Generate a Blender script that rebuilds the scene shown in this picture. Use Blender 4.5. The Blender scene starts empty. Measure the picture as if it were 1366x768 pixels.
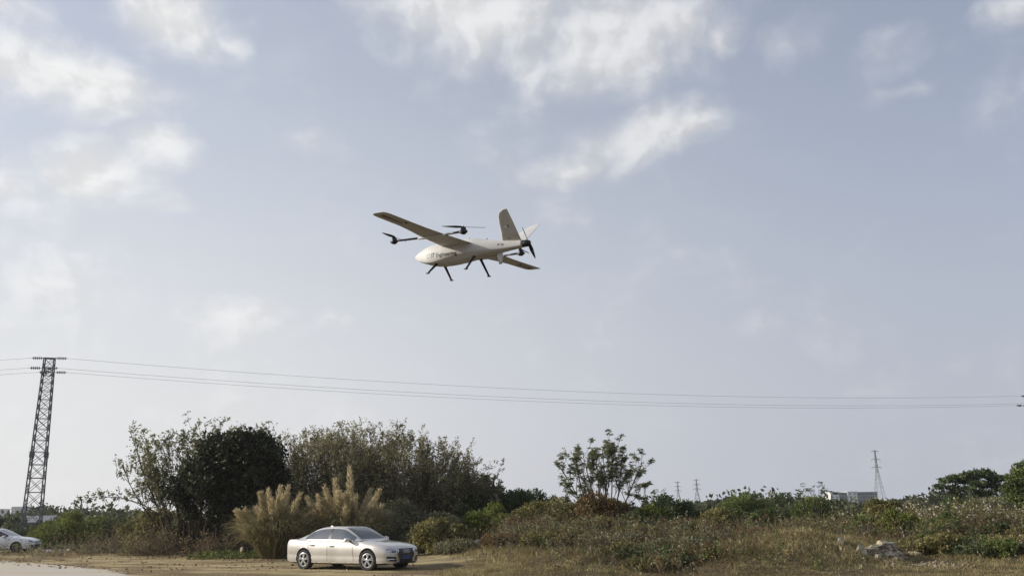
import bpy, bmesh, math
import numpy as np
from mathutils import Vector, Matrix
from mathutils.bvhtree import BVHTree

SC = bpy.context.scene
COL = SC.collection
RAD = math.radians

# ------------------------------------------------------------------ camera
FPX, CX, CY = 1200.0, 683.0, 384.0          # focal length and centre in photograph pixels
PITCH = math.atan(302.0 / 1200.0)
ROLL = RAD(1.0)
EYE = np.array([0.0, 0.0, 1.75])
_F = np.array([0, math.cos(PITCH), math.sin(PITCH)])
_U = np.array([0, -math.sin(PITCH), math.cos(PITCH)])
_R = np.array([1.0, 0, 0])
CAMX = math.cos(ROLL) * _R - math.sin(ROLL) * _U
CAMY = math.sin(ROLL) * _R + math.cos(ROLL) * _U
cam_data = bpy.data.cameras.new('camera')
cam = bpy.data.objects.new('camera', cam_data)
COL.objects.link(cam)
cam.matrix_world = Matrix(((CAMX[0], CAMY[0], -_F[0], EYE[0]), (CAMX[1], CAMY[1], -_F[1], EYE[1]),
                           (CAMX[2], CAMY[2], -_F[2], EYE[2]), (0, 0, 0, 1)))
cam_data.sensor_width = 36.0
cam_data.lens = 36.0 * FPX / 1366.0
cam_data.clip_start = 0.1
cam_data.clip_end = 6000.0
SC.camera = cam


def ray(px, py):
    d = _F + CAMX * (px - CX) / FPX - CAMY * (py - CY) / FPX
    return d


def at(px, py, Y):
    """World point seen at a photograph pixel, at ground distance Y."""
    d = ray(px, py)
    return EYE + d * (Y / d[1])


# ------------------------------------------------------------------ sun, sky, exposure
SUN_EL, SUN_AZ = RAD(22), RAD(-82)           # azimuth clockwise from +Y: the sun stands to the left
sdir = Vector((math.sin(SUN_AZ) * math.cos(SUN_EL), math.cos(SUN_AZ) * math.cos(SUN_EL), math.sin(SUN_EL)))
sun_data = bpy.data.lights.new('sun', 'SUN')
sun_data.energy = 4.6
sun_data.angle = RAD(0.6)
sun_data.color = (1.0, 0.92, 0.80)
sun = bpy.data.objects.new('sun', sun_data)
COL.objects.link(sun)
sun.rotation_euler = (-sdir).to_track_quat('-Z', 'Y').to_euler()

SC.view_settings.view_transform = 'Standard'
SC.view_settings.look = 'None'
SC.view_settings.exposure = 0.12
SC.view_settings.gamma = 1.0
SC.cycles.max_bounces = 6
SC.cycles.diffuse_bounces = 3
SC.cycles.transparent_max_bounces = 8
SC.cycles.volume_bounces = 1

world = bpy.data.worlds.new('World')
SC.world = world
world.use_nodes = True
wt = world.node_tree
wt.nodes.clear()


def N(tree, kind, **kw):
    n = tree.nodes.new(kind)
    for k, v in kw.items():
        if k.startswith('i_'):
            n.inputs[k[2:].replace('_', ' ')].default_value = v
        else:
            setattr(n, k, v)
    return n


def math_node(t, op, a, b=None, clamp=False):
    n = t.nodes.new('ShaderNodeMath')
    n.operation = op
    n.use_clamp = clamp
    for i, v in enumerate((a, b)):
        if v is None:
            continue
        if isinstance(v, (int, float)):
            n.inputs[i].default_value = v
        else:
            t.links.new(v, n.inputs[i])
    return n.outputs[0]


def smooth_range(t, v, a, b, lo=0.0, hi=1.0):
    n = t.nodes.new('ShaderNodeMapRange')
    n.interpolation_type = 'SMOOTHSTEP'
    n.inputs['From Min'].default_value = a
    n.inputs['From Max'].default_value = b
    n.inputs['To Min'].default_value = lo
    n.inputs['To Max'].default_value = hi
    t.links.new(v, n.inputs['Value'])
    return n.outputs[0]


def mix_col(t, f, a, b):
    n = t.nodes.new('ShaderNodeMix')
    n.data_type = 'RGBA'
    ia, ib = n.inputs['A'], n.inputs['B']
    ia = [s for s in n.inputs if s.name == 'A' and s.type == 'RGBA'][0]
    ib = [s for s in n.inputs if s.name == 'B' and s.type == 'RGBA'][0]
    fi = [s for s in n.inputs if s.name == 'Factor' and s.type == 'VALUE'][0]
    for s, v in ((fi, f), (ia, a), (ib, b)):
        if isinstance(v, (int, float)):
            s.default_value = v
        elif isinstance(v, tuple):
            s.default_value = v + (1.0,) if len(v) == 3 else v
        else:
            t.links.new(v, s)
    return [s for s in n.outputs if s.type == 'RGBA'][0]


def az_el(px, py):
    d = ray(px, py)
    d = d / np.linalg.norm(d)
    return math.atan2(d[0], d[1]), math.asin(d[2])


def build_sky():
    t = wt
    L = t.links.new
    geo = N(t, 'ShaderNodeTexCoord')
    sep = N(t, 'ShaderNodeSeparateXYZ')
    L(geo.outputs['Generated'], sep.inputs[0])
    x, y, z = sep.outputs
    az = math_node(t, 'ARCTAN2', x, y)
    el = math_node(t, 'ARCSINE', z)
    sky = N(t, 'ShaderNodeTexSky', sky_type='NISHITA', sun_disc=False, sun_elevation=SUN_EL, sun_rotation=SUN_AZ,
            air_density=1.3, dust_density=1.6, ozone_density=1.5, altitude=0.0)
    base = N(t, 'ShaderNodeVectorMath', operation='SCALE')
    base.inputs['Scale'].default_value = SKY_K
    tint = N(t, 'ShaderNodeVectorMath', operation='MULTIPLY')
    tint.inputs[1].default_value = (.96, 1.0, 1.20)
    L(sky.outputs[0], tint.inputs[0])
    L(tint.outputs[0], base.inputs[0])
    # milky veil of haze: thick at the horizon, thicker round the sun
    dot = N(t, 'ShaderNodeVectorMath', operation='DOT_PRODUCT')
    L(geo.outputs['Generated'], dot.inputs[0])
    dot.inputs[1].default_value = sdir
    glow = smooth_range(t, dot.outputs['Value'], -0.30, 0.66)
    veilcol = mix_col(t, glow, VEIL_FAR, VEIL_SUN)
    low = smooth_range(t, el, RAD(34), RAD(0), VEIL_HIGH, VEIL_LOW)
    col = mix_col(t, low, base.outputs[0], veilcol)
    # clouds: lumps whose edges are broken up by fractal noise
    comb = N(t, 'ShaderNodeCombineXYZ')
    L(az, comb.inputs[0])
    L(math_node(t, 'MULTIPLY', el, 1.25), comb.inputs[1])

    def fbm(vec, scale, detail, rough, out='Fac', shift=None):
        if shift:
            sv = N(t, 'ShaderNodeVectorMath', operation='ADD')
            L(vec, sv.inputs[0])
            sv.inputs[1].default_value = shift
            vec = sv.outputs[0]
        n = N(t, 'ShaderNodeTexNoise', noise_dimensions='3D')
        n.inputs['Scale'].default_value = scale
        n.inputs['Detail'].default_value = detail
        n.inputs['Roughness'].default_value = rough
        L(vec, n.inputs['Vector'])
        return n.outputs[out]
    warp = N(t, 'ShaderNodeVectorMath', operation='MULTIPLY_ADD')
    L(fbm(comb.outputs[0], 5.0, 4, .55, 'Color'), warp.inputs[0])
    warp.inputs[1].default_value = (0.10, 0.08, 0.0)
    off = N(t, 'ShaderNodeVectorMath', operation='SUBTRACT')
    L(comb.outputs[0], off.inputs[0])
    off.inputs[1].default_value = (0.05, 0.04, 0.0)
    L(off.outputs[0], warp.inputs[2])
    wvec = warp.outputs[0]
    edge = fbm(wvec, 14.0, 8, .52)
    edge_s = fbm(wvec, 14.0, 8, .52, shift=(-.012, .010, 0))
    core = None
    for (px, py, rx, ry, rot, a, soft) in CLOUDS:
        a0, e0 = az_el(px, py)
        mp = N(t, 'ShaderNodeMapping', vector_type='TEXTURE')
        mp.inputs['Location'].default_value = (a0, e0 * 1.25, 0)
        mp.inputs['Rotation'].default_value = (0, 0, RAD(rot))
        mp.inputs['Scale'].default_value = (rx / FPX * 1.25, ry / FPX * 1.25 * 1.25, 1)
        L(wvec, mp.inputs['Vector'])
        ln = N(t, 'ShaderNodeVectorMath', operation='LENGTH')
        L(mp.outputs[0], ln.inputs[0])
        n = t.nodes.new('ShaderNodeMapRange')
        n.inputs['From Min'].default_value = 1.6
        n.inputs['From Max'].default_value = 0.0
        n.inputs['To Min'].default_value = -.75
        n.inputs['To Max'].default_value = a - .18
        L(ln.outputs['Value'], n.inputs['Value'])
        d = n.outputs[0]
        core = d if core is None else math_node(t, 'MAXIMUM', core, d)
    # elsewhere in the sky the same broken cover goes on
    big = fbm(comb.outputs[0], 3.2, 6, .55)
    gen = math_node(t, 'MULTIPLY', math_node(t, 'SUBTRACT', big, .72), 1.6)
    core = math_node(t, 'MAXIMUM', core, gen)
    nz = math_node(t, 'MULTIPLY', math_node(t, 'SUBTRACT', edge, .5), CLOUD_ROUGH)
    body = math_node(t, 'ADD', core, nz)
    dens = smooth_range(t, body, -.40, .66, 0.0, .93)
    # thin milky streaks between the clouds
    wisp = smooth_range(t, fbm(wvec, 6.0, 7, .6), .48, .80, 0.0, .12)
    dens = math_node(t, 'MAXIMUM', dens, wisp)
    ccol = mix_col(t, glow, CLOUD_FAR, CLOUD_SUN)
    lit = math_node(t, 'SUBTRACT', edge, edge_s)
    sh = smooth_range(t, lit, -.10, .10, .88, 1.08)
    cs = N(t, 'ShaderNodeVectorMath', operation='SCALE')
    L(ccol, cs.inputs[0])
    L(sh, cs.inputs['Scale'])
    col = mix_col(t, dens, col, cs.outputs[0])
    bg = N(t, 'ShaderNodeBackground')
    bg.inputs['Strength'].default_value = SKY_STRENGTH
    sc = N(t, 'ShaderNodeVectorMath', operation='SCALE')
    sc.inputs['Scale'].default_value = 1.0 / SKY_STRENGTH
    L(col, sc.inputs[0])
    L(sc.outputs[0], bg.inputs['Color'])
    out = N(t, 'ShaderNodeOutputWorld')
    L(bg.outputs[0], out.inputs['Surface'])


SKY_STRENGTH = 0.1
SKY_K = 0.096
CLOUD_ROUGH = 1.15
VEIL_FAR, VEIL_SUN = (0.455, 0.482, 0.555), (0.73, 0.735, 0.745)
VEIL_HIGH, VEIL_LOW = 0.44, 0.97
CLOUD_FAR, CLOUD_SUN = (0.60, 0.61, 0.64), (0.78, 0.78, 0.78)
CLOUDS = [  # px, py, half width, half height, rotation, amount, softness
    (90, 92, 120, 36, -8, .95, .6), (20, 80, 90, 40, -8, .8, .6), (235, 12, 75, 46, -25, 1.0, .5), (310, 45, 40, 18, -25, .5, .5), (5, 15, 60, 30, 0, .6, .8),
    (640, 10, 190, 70, -14, .85, .8), (820, 50, 120, 62, 10, 1.0, .55), (710, 85, 60, 44, -30, .6, .8), (900, 25, 80, 60, 0, .8, .6), (975, 40, 40, 26, 0, .6, .7),
    (850, 180, 100, 36, 22, .95, .6), (920, 160, 54, 28, 8, .85, .6), (765, 222, 70, 24, 20, .75, .8),
    (125, 230, 56, 42, 0, 1.0, .45), (25, 255, 90, 46, 5, .58, .8), (205, 190, 46, 32, 0, .75, .7), (200, 270, 40, 16, 0, .42, .7),
    (310, 428, 90, 32, 0, .45, .7), (432, 436, 34, 18, 0, .5, .8), (40, 385, 170, 80, -6, .38, .9),
    (1180, 75, 55, 40, 60, .26, .9), (1350, 12, 60, 26, -10, .75, .8), (1050, 58, 70, 34, 0, .25, 1.0), (430, 190, 70, 24, 0, .16, 1.0),
    (1152, 520, 40, 14, 0, .25, .9), (1200, 125, 50, 16, 0, .25, 1.0),
]
build_sky()

rng = np.random.default_rng(7)


# ------------------------------------------------------------------ helpers: meshes
def mesh_from(name, V, F, uniform=None):
    """V (n,3); F (m,k) index array or list of polygons."""
    me = bpy.data.meshes.new(name)
    V = np.asarray(V, dtype=np.float32)
    if isinstance(F, np.ndarray):
        m, k = F.shape
        me.vertices.add(len(V))
        me.vertices.foreach_set('co', V.ravel())
        me.loops.add(m * k)
        me.loops.foreach_set('vertex_index', F.astype(np.int32).ravel())
        me.polygons.add(m)
        me.polygons.foreach_set('loop_start', np.arange(0, m * k, k, dtype=np.int32))
        me.polygons.foreach_set('loop_total', np.full(m, k, dtype=np.int32))
        me.update(calc_edges=True)
        me.validate()
    else:
        me.from_pydata([tuple(map(float, v)) for v in V], [], [tuple(f) for f in F])
        me.update()
    return me


def link(name, me, m=None, parent=None, smooth=False):
    o = bpy.data.objects.new(name, me)
    COL.objects.link(o)
    if m is not None:
        me.materials.clear()
        me.materials.append(m)
    if parent is not None:
        o.parent = parent
    if smooth and me is not None:
        me.polygons.foreach_set('use_smooth', np.ones(len(me.polygons), dtype=bool))
    return o


def obj(name, V, F, m=None, parent=None, smooth=False):
    return link(name, mesh_from(name, V, F), m, parent, smooth)


def tag(o, label=None, cat=None, group=None, kind=None):
    if label:
        o['label'] = label
    if cat:
        o['category'] = cat
    if group:
        o['group'] = group
    if kind:
        o['kind'] = kind
    return o


def thing(name, label, cat, loc=(0, 0, 0), rotz=0.0, group=None):
    o = bpy.data.objects.new(name, None)
    COL.objects.link(o)
    o.empty_display_size = 0.3
    o.location = tuple(float(c) for c in loc)
    o.rotation_euler = (0, 0, rotz)
    return tag(o, label, cat, group)


class MB:
    """Collects shapes for one mesh."""

    def __init__(self):
        self.V, self.F, self.n = [], [], 0

    def add(self, V, F):
        V = np.asarray(V, dtype=float)
        self.V.append(V)
        self.F += [tuple(int(i) + self.n for i in f) for f in F]
        self.n += len(V)
        return self

    def box(self, c, s, R=None):
        v = np.array([[x, y, z] for x in (-.5, .5) for y in (-.5, .5) for z in (-.5, .5)]) * np.array(s)
        if R is not None:
            v = v @ np.asarray(R).T
        return self.add(v + np.array(c), [(0, 1, 3, 2), (4, 6, 7, 5), (0, 4, 5, 1), (2, 3, 7, 6), (0, 2, 6, 4), (1, 5, 7, 3)])

    def tube(self, p0, p1, r0, r1=None, k=8, caps=True):
        r1 = r0 if r1 is None else r1
        p0, p1 = np.array(p0, float), np.array(p1, float)
        a = p1 - p0
        a /= np.linalg.norm(a) + 1e-12
        h = np.array([0, 0, 1.]) if abs(a[2]) < .9 else np.array([1., 0, 0])
        u = np.cross(a, h)
        u /= np.linalg.norm(u)
        w = np.cross(a, u)
        th = np.arange(k) * 2 * np.pi / k
        ring = np.cos(th)[:, None] * u + np.sin(th)[:, None] * w
        V = np.concatenate([p0 + ring * r0, p1 + ring * r1])
        F = [(i, (i + 1) % k, k + (i + 1) % k, k + i) for i in range(k)]
        if caps:
            F += [tuple(range(k - 1, -1, -1)), tuple(range(k, 2 * k))]
        return self.add(V, F)

    def path(self, pts, rs, k=8):
        for i in range(len(pts) - 1):
            self.tube(pts[i], pts[i + 1], rs[i], rs[i + 1], k)
        return self

    def bar(self, p0, p1, w, h=None):
        """Square bar between two points."""
        h = h or w
        p0, p1 = np.array(p0, float), np.array(p1, float)
        a = p1 - p0
        L = np.linalg.norm(a)
        a /= L
        hh = np.array([0, 0, 1.]) if abs(a[2]) < .95 else np.array([1., 0, 0])
        u = np.cross(a, hh)
        u /= np.linalg.norm(u)
        v = np.cross(a, u)
        return self.box((p0 + p1) / 2, (L, w, h), np.stack([a, u, v], 1))

    def lathe(self, prof, c=(0, 0, 0), axis=(0, 0, 1), k=20):
        """prof: list of (radius, height) along axis."""
        a = np.array(axis, float)
        a /= np.linalg.norm(a)
        h = np.array([0, 0, 1.]) if abs(a[2]) < .9 else np.array([1., 0, 0])
        u = np.cross(a, h)
        u /= np.linalg.norm(u)
        w = np.cross(a, u)
        th = np.arange(k) * 2 * np.pi / k
        ring = np.cos(th)[:, None] * u + np.sin(th)[:, None] * w
        V = np.concatenate([np.array(c) + a * z + ring * r for r, z in prof])
        F = []
        for j in range(len(prof) - 1):
            F += [(j * k + i, j * k + (i + 1) % k, (j + 1) * k + (i + 1) % k, (j + 1) * k + i) for i in range(k)]
        return self.add(V, F)

    def build(self, name, m, parent=None, smooth=False):
        return obj(name, np.concatenate(self.V), self.F, m, parent, smooth)


# ------------------------------------------------------------------ helpers: materials
def new_mat(name):
    m = bpy.data.materials.new(name)
    m.use_nodes = True
    t = m.node_tree
    b = t.nodes['Principled BSDF']
    return m, t, b


def plain(name, col, rough=.6, metal=0.0, coat=0.0, noise=0.0, scale=8.0, spec=None):
    m, t, b = new_mat(name)
    b.inputs['Base Color'].default_value = (*col, 1)
    b.inputs['Roughness'].default_value = rough
    b.inputs['Metallic'].default_value = metal
    b.inputs['Coat Weight'].default_value = coat
    b.inputs['Coat Roughness'].default_value = 0.06
    if spec is not None:
        b.inputs['Specular IOR Level'].default_value = spec
    if noise:
        tc = N(t, 'ShaderNodeTexCoord')
        nz = N(t, 'ShaderNodeTexNoise')
        nz.inputs['Scale'].default_value = scale
        nz.inputs['Detail'].default_value = 6
        t.links.new(tc.outputs['Object'], nz.inputs['Vector'])
        lo = tuple(c * (1 - noise) for c in col)
        hi = tuple(min(1, c * (1 + noise)) for c in col)
        f = smooth_range(t, nz.outputs['Fac'], .3, .7)
        t.links.new(mix_col(t, f, lo, hi), b.inputs['Base Color'])
        rr = smooth_range(t, nz.outputs['Fac'], .3, .7, max(0.02, rough - .08), rough + .08)
        t.links.new(rr, b.inputs['Roughness'])
    return m


def ramp(t, fac, cols):
    r = t.nodes.new('ShaderNodeValToRGB')
    el = r.color_ramp.elements
    while len(el) < len(cols):
        el.new(0.5)
    for i, c in enumerate(cols):
        el[i].position = i / (len(cols) - 1)
        el[i].color = (*c, 1)
    t.links.new(fac, r.inputs[0])
    return r.outputs[0]


def leaf_mat(name, cols, trans=.3, patch=.35, scale=.8):
    """Leaves: each leaf its own tint, with slow patches of a different mix through the plant."""
    m = bpy.data.materials.new(name)
    m.use_nodes = True
    t = m.node_tree
    t.nodes.clear()
    g = N(t, 'ShaderNodeNewGeometry')
    nz = N(t, 'ShaderNodeTexNoise')
    nz.inputs['Scale'].default_value = scale
    nz.inputs['Detail'].default_value = 2
    t.links.new(g.outputs['Position'], nz.inputs['Vector'])
    a = math_node(t, 'MULTIPLY', g.outputs['Random Per Island'], 1 - patch)
    bb = math_node(t, 'MULTIPLY', smooth_range(t, nz.outputs['Fac'], .35, .65), patch)
    c = ramp(t, math_node(t, 'ADD', a, bb, True), cols)
    d = N(t, 'ShaderNodeBsdfPrincipled')
    d.inputs['Roughness'].default_value = .62
    d.inputs['Specular IOR Level'].default_value = .25
    t.links.new(c, d.inputs['Base Color'])
    tr = N(t, 'ShaderNodeBsdfTranslucent')
    t.links.new(c, tr.inputs['Color'])
    mx = N(t, 'ShaderNodeMixShader')
    mx.inputs[0].default_value = trans
    t.links.new(d.outputs[0], mx.inputs[1])
    t.links.new(tr.outputs[0], mx.inputs[2])
    o = N(t, 'ShaderNodeOutputMaterial')
    t.links.new(mx.outputs[0], o.inputs['Surface'])
    return m


LEAF = {
    'green': leaf_mat('leaf_green', [(0.052, 0.075, 0.023), (0.093, 0.127, 0.033), (0.160, 0.197, 0.056), (0.243, 0.253, 0.084)]),
    'fresh': leaf_mat('leaf_fresh_green', [(0.055, 0.078, 0.016), (0.103, 0.137, 0.023), (0.164, 0.189, 0.036), (0.259, 0.247, 0.065)]),
    'olive': leaf_mat('leaf_olive', [(0.074, 0.076, 0.029), (0.138, 0.131, 0.047), (0.222, 0.200, 0.074), (0.358, 0.306, 0.126)]),
    'dark': leaf_mat('leaf_dark_green', [(.007, .010, .004), (.014, .020, .008), (.030, .040, .014), (.085, .10, .035)], trans=.2, scale=1.6),
    'deep': leaf_mat('leaf_deep_green', [(0.036, 0.056, 0.022), (0.071, 0.101, 0.036), (0.125, 0.152, 0.056)], trans=.2),
    'grey': leaf_mat('leaf_grey_olive', [(0.072, 0.069, 0.036), (0.135, 0.130, 0.068), (0.224, 0.221, 0.125), (0.425, 0.416, 0.262)]),
    'thicket': leaf_mat('leaf_thicket', [(0.079, 0.073, 0.038), (0.158, 0.142, 0.072), (0.253, 0.227, 0.115), (0.547, 0.504, 0.320)]),
    'umbrella': leaf_mat('leaf_umbrella', [(.085, .095, .042), (.14, .155, .065), (.22, .235, .11)], trans=.5),
    'sparse': leaf_mat('leaf_sparse', [(0.063, 0.068, 0.031), (0.120, 0.127, 0.053), (0.189, 0.189, 0.089), (0.380, 0.366, 0.228)], trans=.4),
    'brown': leaf_mat('leaf_red_brown', [(0.063, 0.044, 0.022), (0.118, 0.077, 0.033), (0.187, 0.125, 0.050), (0.297, 0.217, 0.091)]),
    'dry': leaf_mat('leaf_dry_tan', [(0.103, 0.079, 0.041), (0.189, 0.147, 0.074), (0.309, 0.240, 0.130), (0.465, 0.378, 0.215)]),
    'pampas': leaf_mat('pampas_blade', [(.11, .098, .046), (.19, .168, .080), (.29, .255, .130), (.40, .355, .20)], patch=.2),
    'plume': leaf_mat('pampas_plume', [(.38, .315, .18), (.52, .44, .265), (.66, .575, .38)], trans=.4),
    'seed': leaf_mat('seed_white', [(.50, .47, .38), (.66, .62, .52), (.80, .77, .67)], trans=.3),
    'far': leaf_mat('leaf_far_green', [(0.033, 0.042, 0.018), (0.062, 0.073, 0.029), (0.104, 0.111, 0.047)], scale=.15),
}
BARK = plain('bark_grey_brown', (.075, .058, .042), .9, noise=.4, scale=3)
BARK_D = plain('bark_dark', (.035, .028, .021), .9, noise=.4, scale=3)
TWIG = plain('twig_tan', (.13, .10, .07), .9, noise=.35, scale=2)


# ------------------------------------------------------------------ terrain
def smoothstep(a, b, x):
    t = np.clip((x - a) / (b - a), 0, 1)
    return t * t * (3 - 2 * t)


_wv = [(rng.uniform(-1, 1, 2), rng.uniform(0, 6.28), w, a) for w, a in
       [(.35, .05), (.5, .05), (.8, .035), (1.3, .025), (2.1, .018), (3.4, .012), (.22, .07), (.15, .08)] for _ in range(2)]
MOUNDS = [(2.0, 37.5, 4.2, 4.0, .62), (10.0, 33.5, 2.9, 3.2, .80), (18.5, 36.5, 6.0, 5.0, .22), (5.5, 47, 6, 5, .35),
          (-0.9, 41.5, 2.6, 2.8, .28), (26, 42, 7, 6, .3)]


def height(x, y):
    x, y = np.asarray(x, float), np.asarray(y, float)
    n = np.zeros(np.broadcast(x, y).shape)
    for d, ph, w, a in _wv:
        d = d / np.linalg.norm(d)
        n = n + a * np.sin((x * d[0] + y * d[1]) * w * 2 + ph)
    wild = smoothstep(-4.5, 1.5, x - (y - 30) * .02) * smoothstep(22, 30, y) + smoothstep(46, 54, y) * smoothstep(-30, -16, x)
    wild = np.clip(wild, 0, 1)
    far = smoothstep(60, 90, y)
    wild = np.maximum(wild, far * .8)
    h = n * wild * .9
    for mx, my, sx, sy, a in MOUNDS:
        h = h + a * np.exp(-((x - mx) / sx) ** 2 - ((y - my) / sy) ** 2)
    return h


def make_ground():
    def axis(lo, hi, step, far_lo, far_hi, grow=1.22):
        a = list(np.arange(lo, hi + 1e-6, step))
        s = step
        while a[-1] < far_hi:
            s *= grow
            a.append(min(a[-1] + s, far_hi))
        s = step
        while a[0] > far_lo:
            s *= grow
            a.insert(0, max(a[0] - s, far_lo))
        return np.array(a)
    xs = axis(-45, 40, .4, -1500, 1500)
    ys = axis(12, 75, .4, -1400, 1500)
    gx, gy = np.meshgrid(xs, ys)
    V = np.stack([gx, gy, height(gx, gy)], -1).reshape(-1, 3)
    nx, ny = len(xs), len(ys)
    i = (np.arange(ny - 1)[:, None] * nx + np.arange(nx - 1)).ravel()
    F = np.stack([i, i + 1, i + nx + 1, i + nx], 1)
    m, t, b = new_mat('earth')
    g = N(t, 'ShaderNodeNewGeometry')

    def noise(sc, det=6, rough=.55, stretch=None):
        n = N(t, 'ShaderNodeTexNoise')
        n.inputs['Scale'].default_value = sc
        n.inputs['Detail'].default_value = det
        n.inputs['Roughness'].default_value = rough
        if stretch:
            mp = N(t, 'ShaderNodeMapping')
            mp.inputs['Scale'].default_value = stretch
            mp.inputs['Rotation'].default_value = (0, 0, RAD(-35))
            t.links.new(g.outputs['Position'], mp.inputs['Vector'])
            t.links.new(mp.outputs[0], n.inputs['Vector'])
        else:
            t.links.new(g.outputs['Position'], n.inputs['Vector'])
        return n.outputs['Fac']
    big, mid, fine = noise(.22), noise(1.3, 8, .62, (.35, 1.2, 1)), noise(9, 8, .7)
    sand = mix_col(t, smooth_range(t, mid, .38, .62), (.36, .28, .145), (.56, .47, .275))
    dirt = mix_col(t, smooth_range(t, fine, .35, .65), (.14, .095, .05), (.32, .24, .14))
    c = mix_col(t, smooth_range(t, big, .45, .60), sand, dirt)
    mossy = mix_col(t, smooth_range(t, fine, .4, .6), (.07, .068, .03), (.15, .135, .07))
    c = mix_col(t, math_node(t, 'MULTIPLY', smooth_range(t, mid, .50, .60), .7), c, mossy)
    rut = N(t, 'ShaderNodeTexWave', wave_type='BANDS', bands_direction='Y')
    rut.inputs['Scale'].default_value = .17
    rut.inputs['Distortion'].default_value = 5.0
    rut.inputs['Detail'].default_value = 3
    rut.inputs['Detail Scale'].default_value = .6
    mpr = N(t, 'ShaderNodeMapping')
    mpr.inputs['Rotation'].default_value = (0, 0, RAD(22))
    t.links.new(g.outputs['Position'], mpr.inputs['Vector'])
    t.links.new(mpr.outputs[0], rut.inputs['Vector'])
    c = mix_col(t, math_node(t, 'MULTIPLY', smooth_range(t, rut.outputs['Fac'], .72, .95), .6), c, (.17, .125, .07))
    sep = N(t, 'ShaderNodeSeparateXYZ')
    t.links.new(g.outputs['Position'], sep.inputs[0])
    wob = math_node(t, 'MULTIPLY_ADD', big, 9.0)
    wx = math_node(t, 'ADD', sep.outputs[0], math_node(t, 'MULTIPLY', big, 8.0))
    wild = smooth_range(t, wx, 0.5, 5.5)
    near = smooth_range(t, sep.outputs[1], 24.5, 21.0)  # unseen foreground made dark soil to cut bounce light under the drone
    wild = math_node(t, 'MAXIMUM', wild, near)
    soil = mix_col(t, smooth_range(t, fine, .35, .65), (.075, .058, .032), (.17, .13, .075))
    c = mix_col(t, wild, c, soil)
    wy = math_node(t, 'ADD', sep.outputs[1], math_node(t, 'MULTIPLY', big, 10.0))
    c = mix_col(t, smooth_range(t, wy, 66, 76), c, (.055, .055, .026))
    t.links.new(c, b.inputs['Base Color'])
    b.inputs['Roughness'].default_value = .95
    b.inputs['Specular IOR Level'].default_value = .1
    bp = N(t, 'ShaderNodeBump')
    bp.inputs['Strength'].default_value = .9
    bp.inputs['Distance'].default_value = .12
    hh = math_node(t, 'ADD', fine, math_node(t, 'MULTIPLY', mid, 1.5))
    t.links.new(hh, bp.inputs['Height'])
    t.links.new(bp.outputs[0], b.inputs['Normal'])
    o = obj('ground', V, F, m, smooth=True)
    tag(o, 'sandy brown earth with tyre worn dirt and weedy mounds', kind='structure')
    # pale concrete road, curving in from the left foreground
    edge = np.array([(-140, 92), (-75, 66), (-45, 56.5), (-33, 51.5), (-27.5, 47.5), (-22.5, 43), (-18, 38.2), (-14.5, 33.8), (-11.2, 28.8), (-9.6, 24.5), (-9.2, 19), (-10, 10), (-12, 0), (-16, -15), (-30, -60)], float)
    tt = np.linspace(0, len(edge) - 1, 160)
    ex = np.interp(tt, np.arange(len(edge)), edge[:, 0])
    ey = np.interp(tt, np.arange(len(edge)), edge[:, 1])
    kk = np.ones(9) / 9
    ex[4:-4] = np.convolve(ex, kk, 'valid')
    ey[4:-4] = np.convolve(ey, kk, 'valid')
    e = np.stack([ex, ey], 1)
    tg = np.gradient(e, axis=0)
    nrm = np.stack([tg[:, 1], -tg[:, 0]], 1)
    nrm /= np.linalg.norm(nrm, axis=1)[:, None]
    rows = []
    for j, wd in enumerate((0, .35, 2.5, 5, 9)):
        jit = rng.normal(0, .16, len(e)) if j == 0 else 0
        p = e + nrm * (wd + jit)[:, None] if j == 0 else e + nrm * wd
        rows.append(np.concatenate([p, np.full((len(p), 1), .006)], 1))
    V = np.stack(rows, 1).reshape(-1, 3)
    k = len(rows)
    i = (np.arange(len(e) - 1)[:, None] * k + np.arange(k - 1)).ravel()
    F = np.stack([i, i + k, i + k + 1, i + 1], 1)
    m, t, b = new_mat('dusty_concrete')
    g = N(t, 'ShaderNodeNewGeometry')
    nz = N(t, 'ShaderNodeTexNoise')
    nz.inputs['Scale'].default_value = .5
    nz.inputs['Detail'].default_value = 8
    nf = N(t, 'ShaderNodeTexNoise')
    nf.inputs['Scale'].default_value = 14
    nf.inputs['Detail'].default_value = 6
    mp = N(t, 'ShaderNodeMapping')
    mp.inputs['Rotation'].default_value = (0, 0, RAD(45))
    mp.inputs['Scale'].default_value = (.3, 1.6, 1)
    t.links.new(g.outputs['Position'], mp.inputs[0])
    t.links.new(mp.outputs[0], nz.inputs['Vector'])
    t.links.new(g.outputs['Position'], nf.inputs['Vector'])
    c = mix_col(t, smooth_range(t, nz.outputs['Fac'], .42, .62), (.44, .415, .37), (.46, .39, .28))
    c = mix_col(t, math_node(t, 'MULTIPLY', smooth_range(t, nf.outputs['Fac'], .35, .7), .3), c, (.55, .50, .42))
    t.links.new(c, b.inputs['Base Color'])
    b.inputs['Roughness'].default_value = .9
    b.inputs['Specular IOR Level'].default_value = .2
    ro = obj('road', V, F, m)
    tag(ro, 'pale dusty concrete road curving in from the left', kind='structure')


make_ground()


def on_ground(px, Y):
    p = at(px, 690, Y)
    return np.array([p[0], Y, float(height(p[0], Y))])


# ------------------------------------------------------------------ vegetation machinery (numpy)
def unit(v):
    return v / (np.linalg.norm(v, axis=-1, keepdims=True) + 1e-12)


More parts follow.
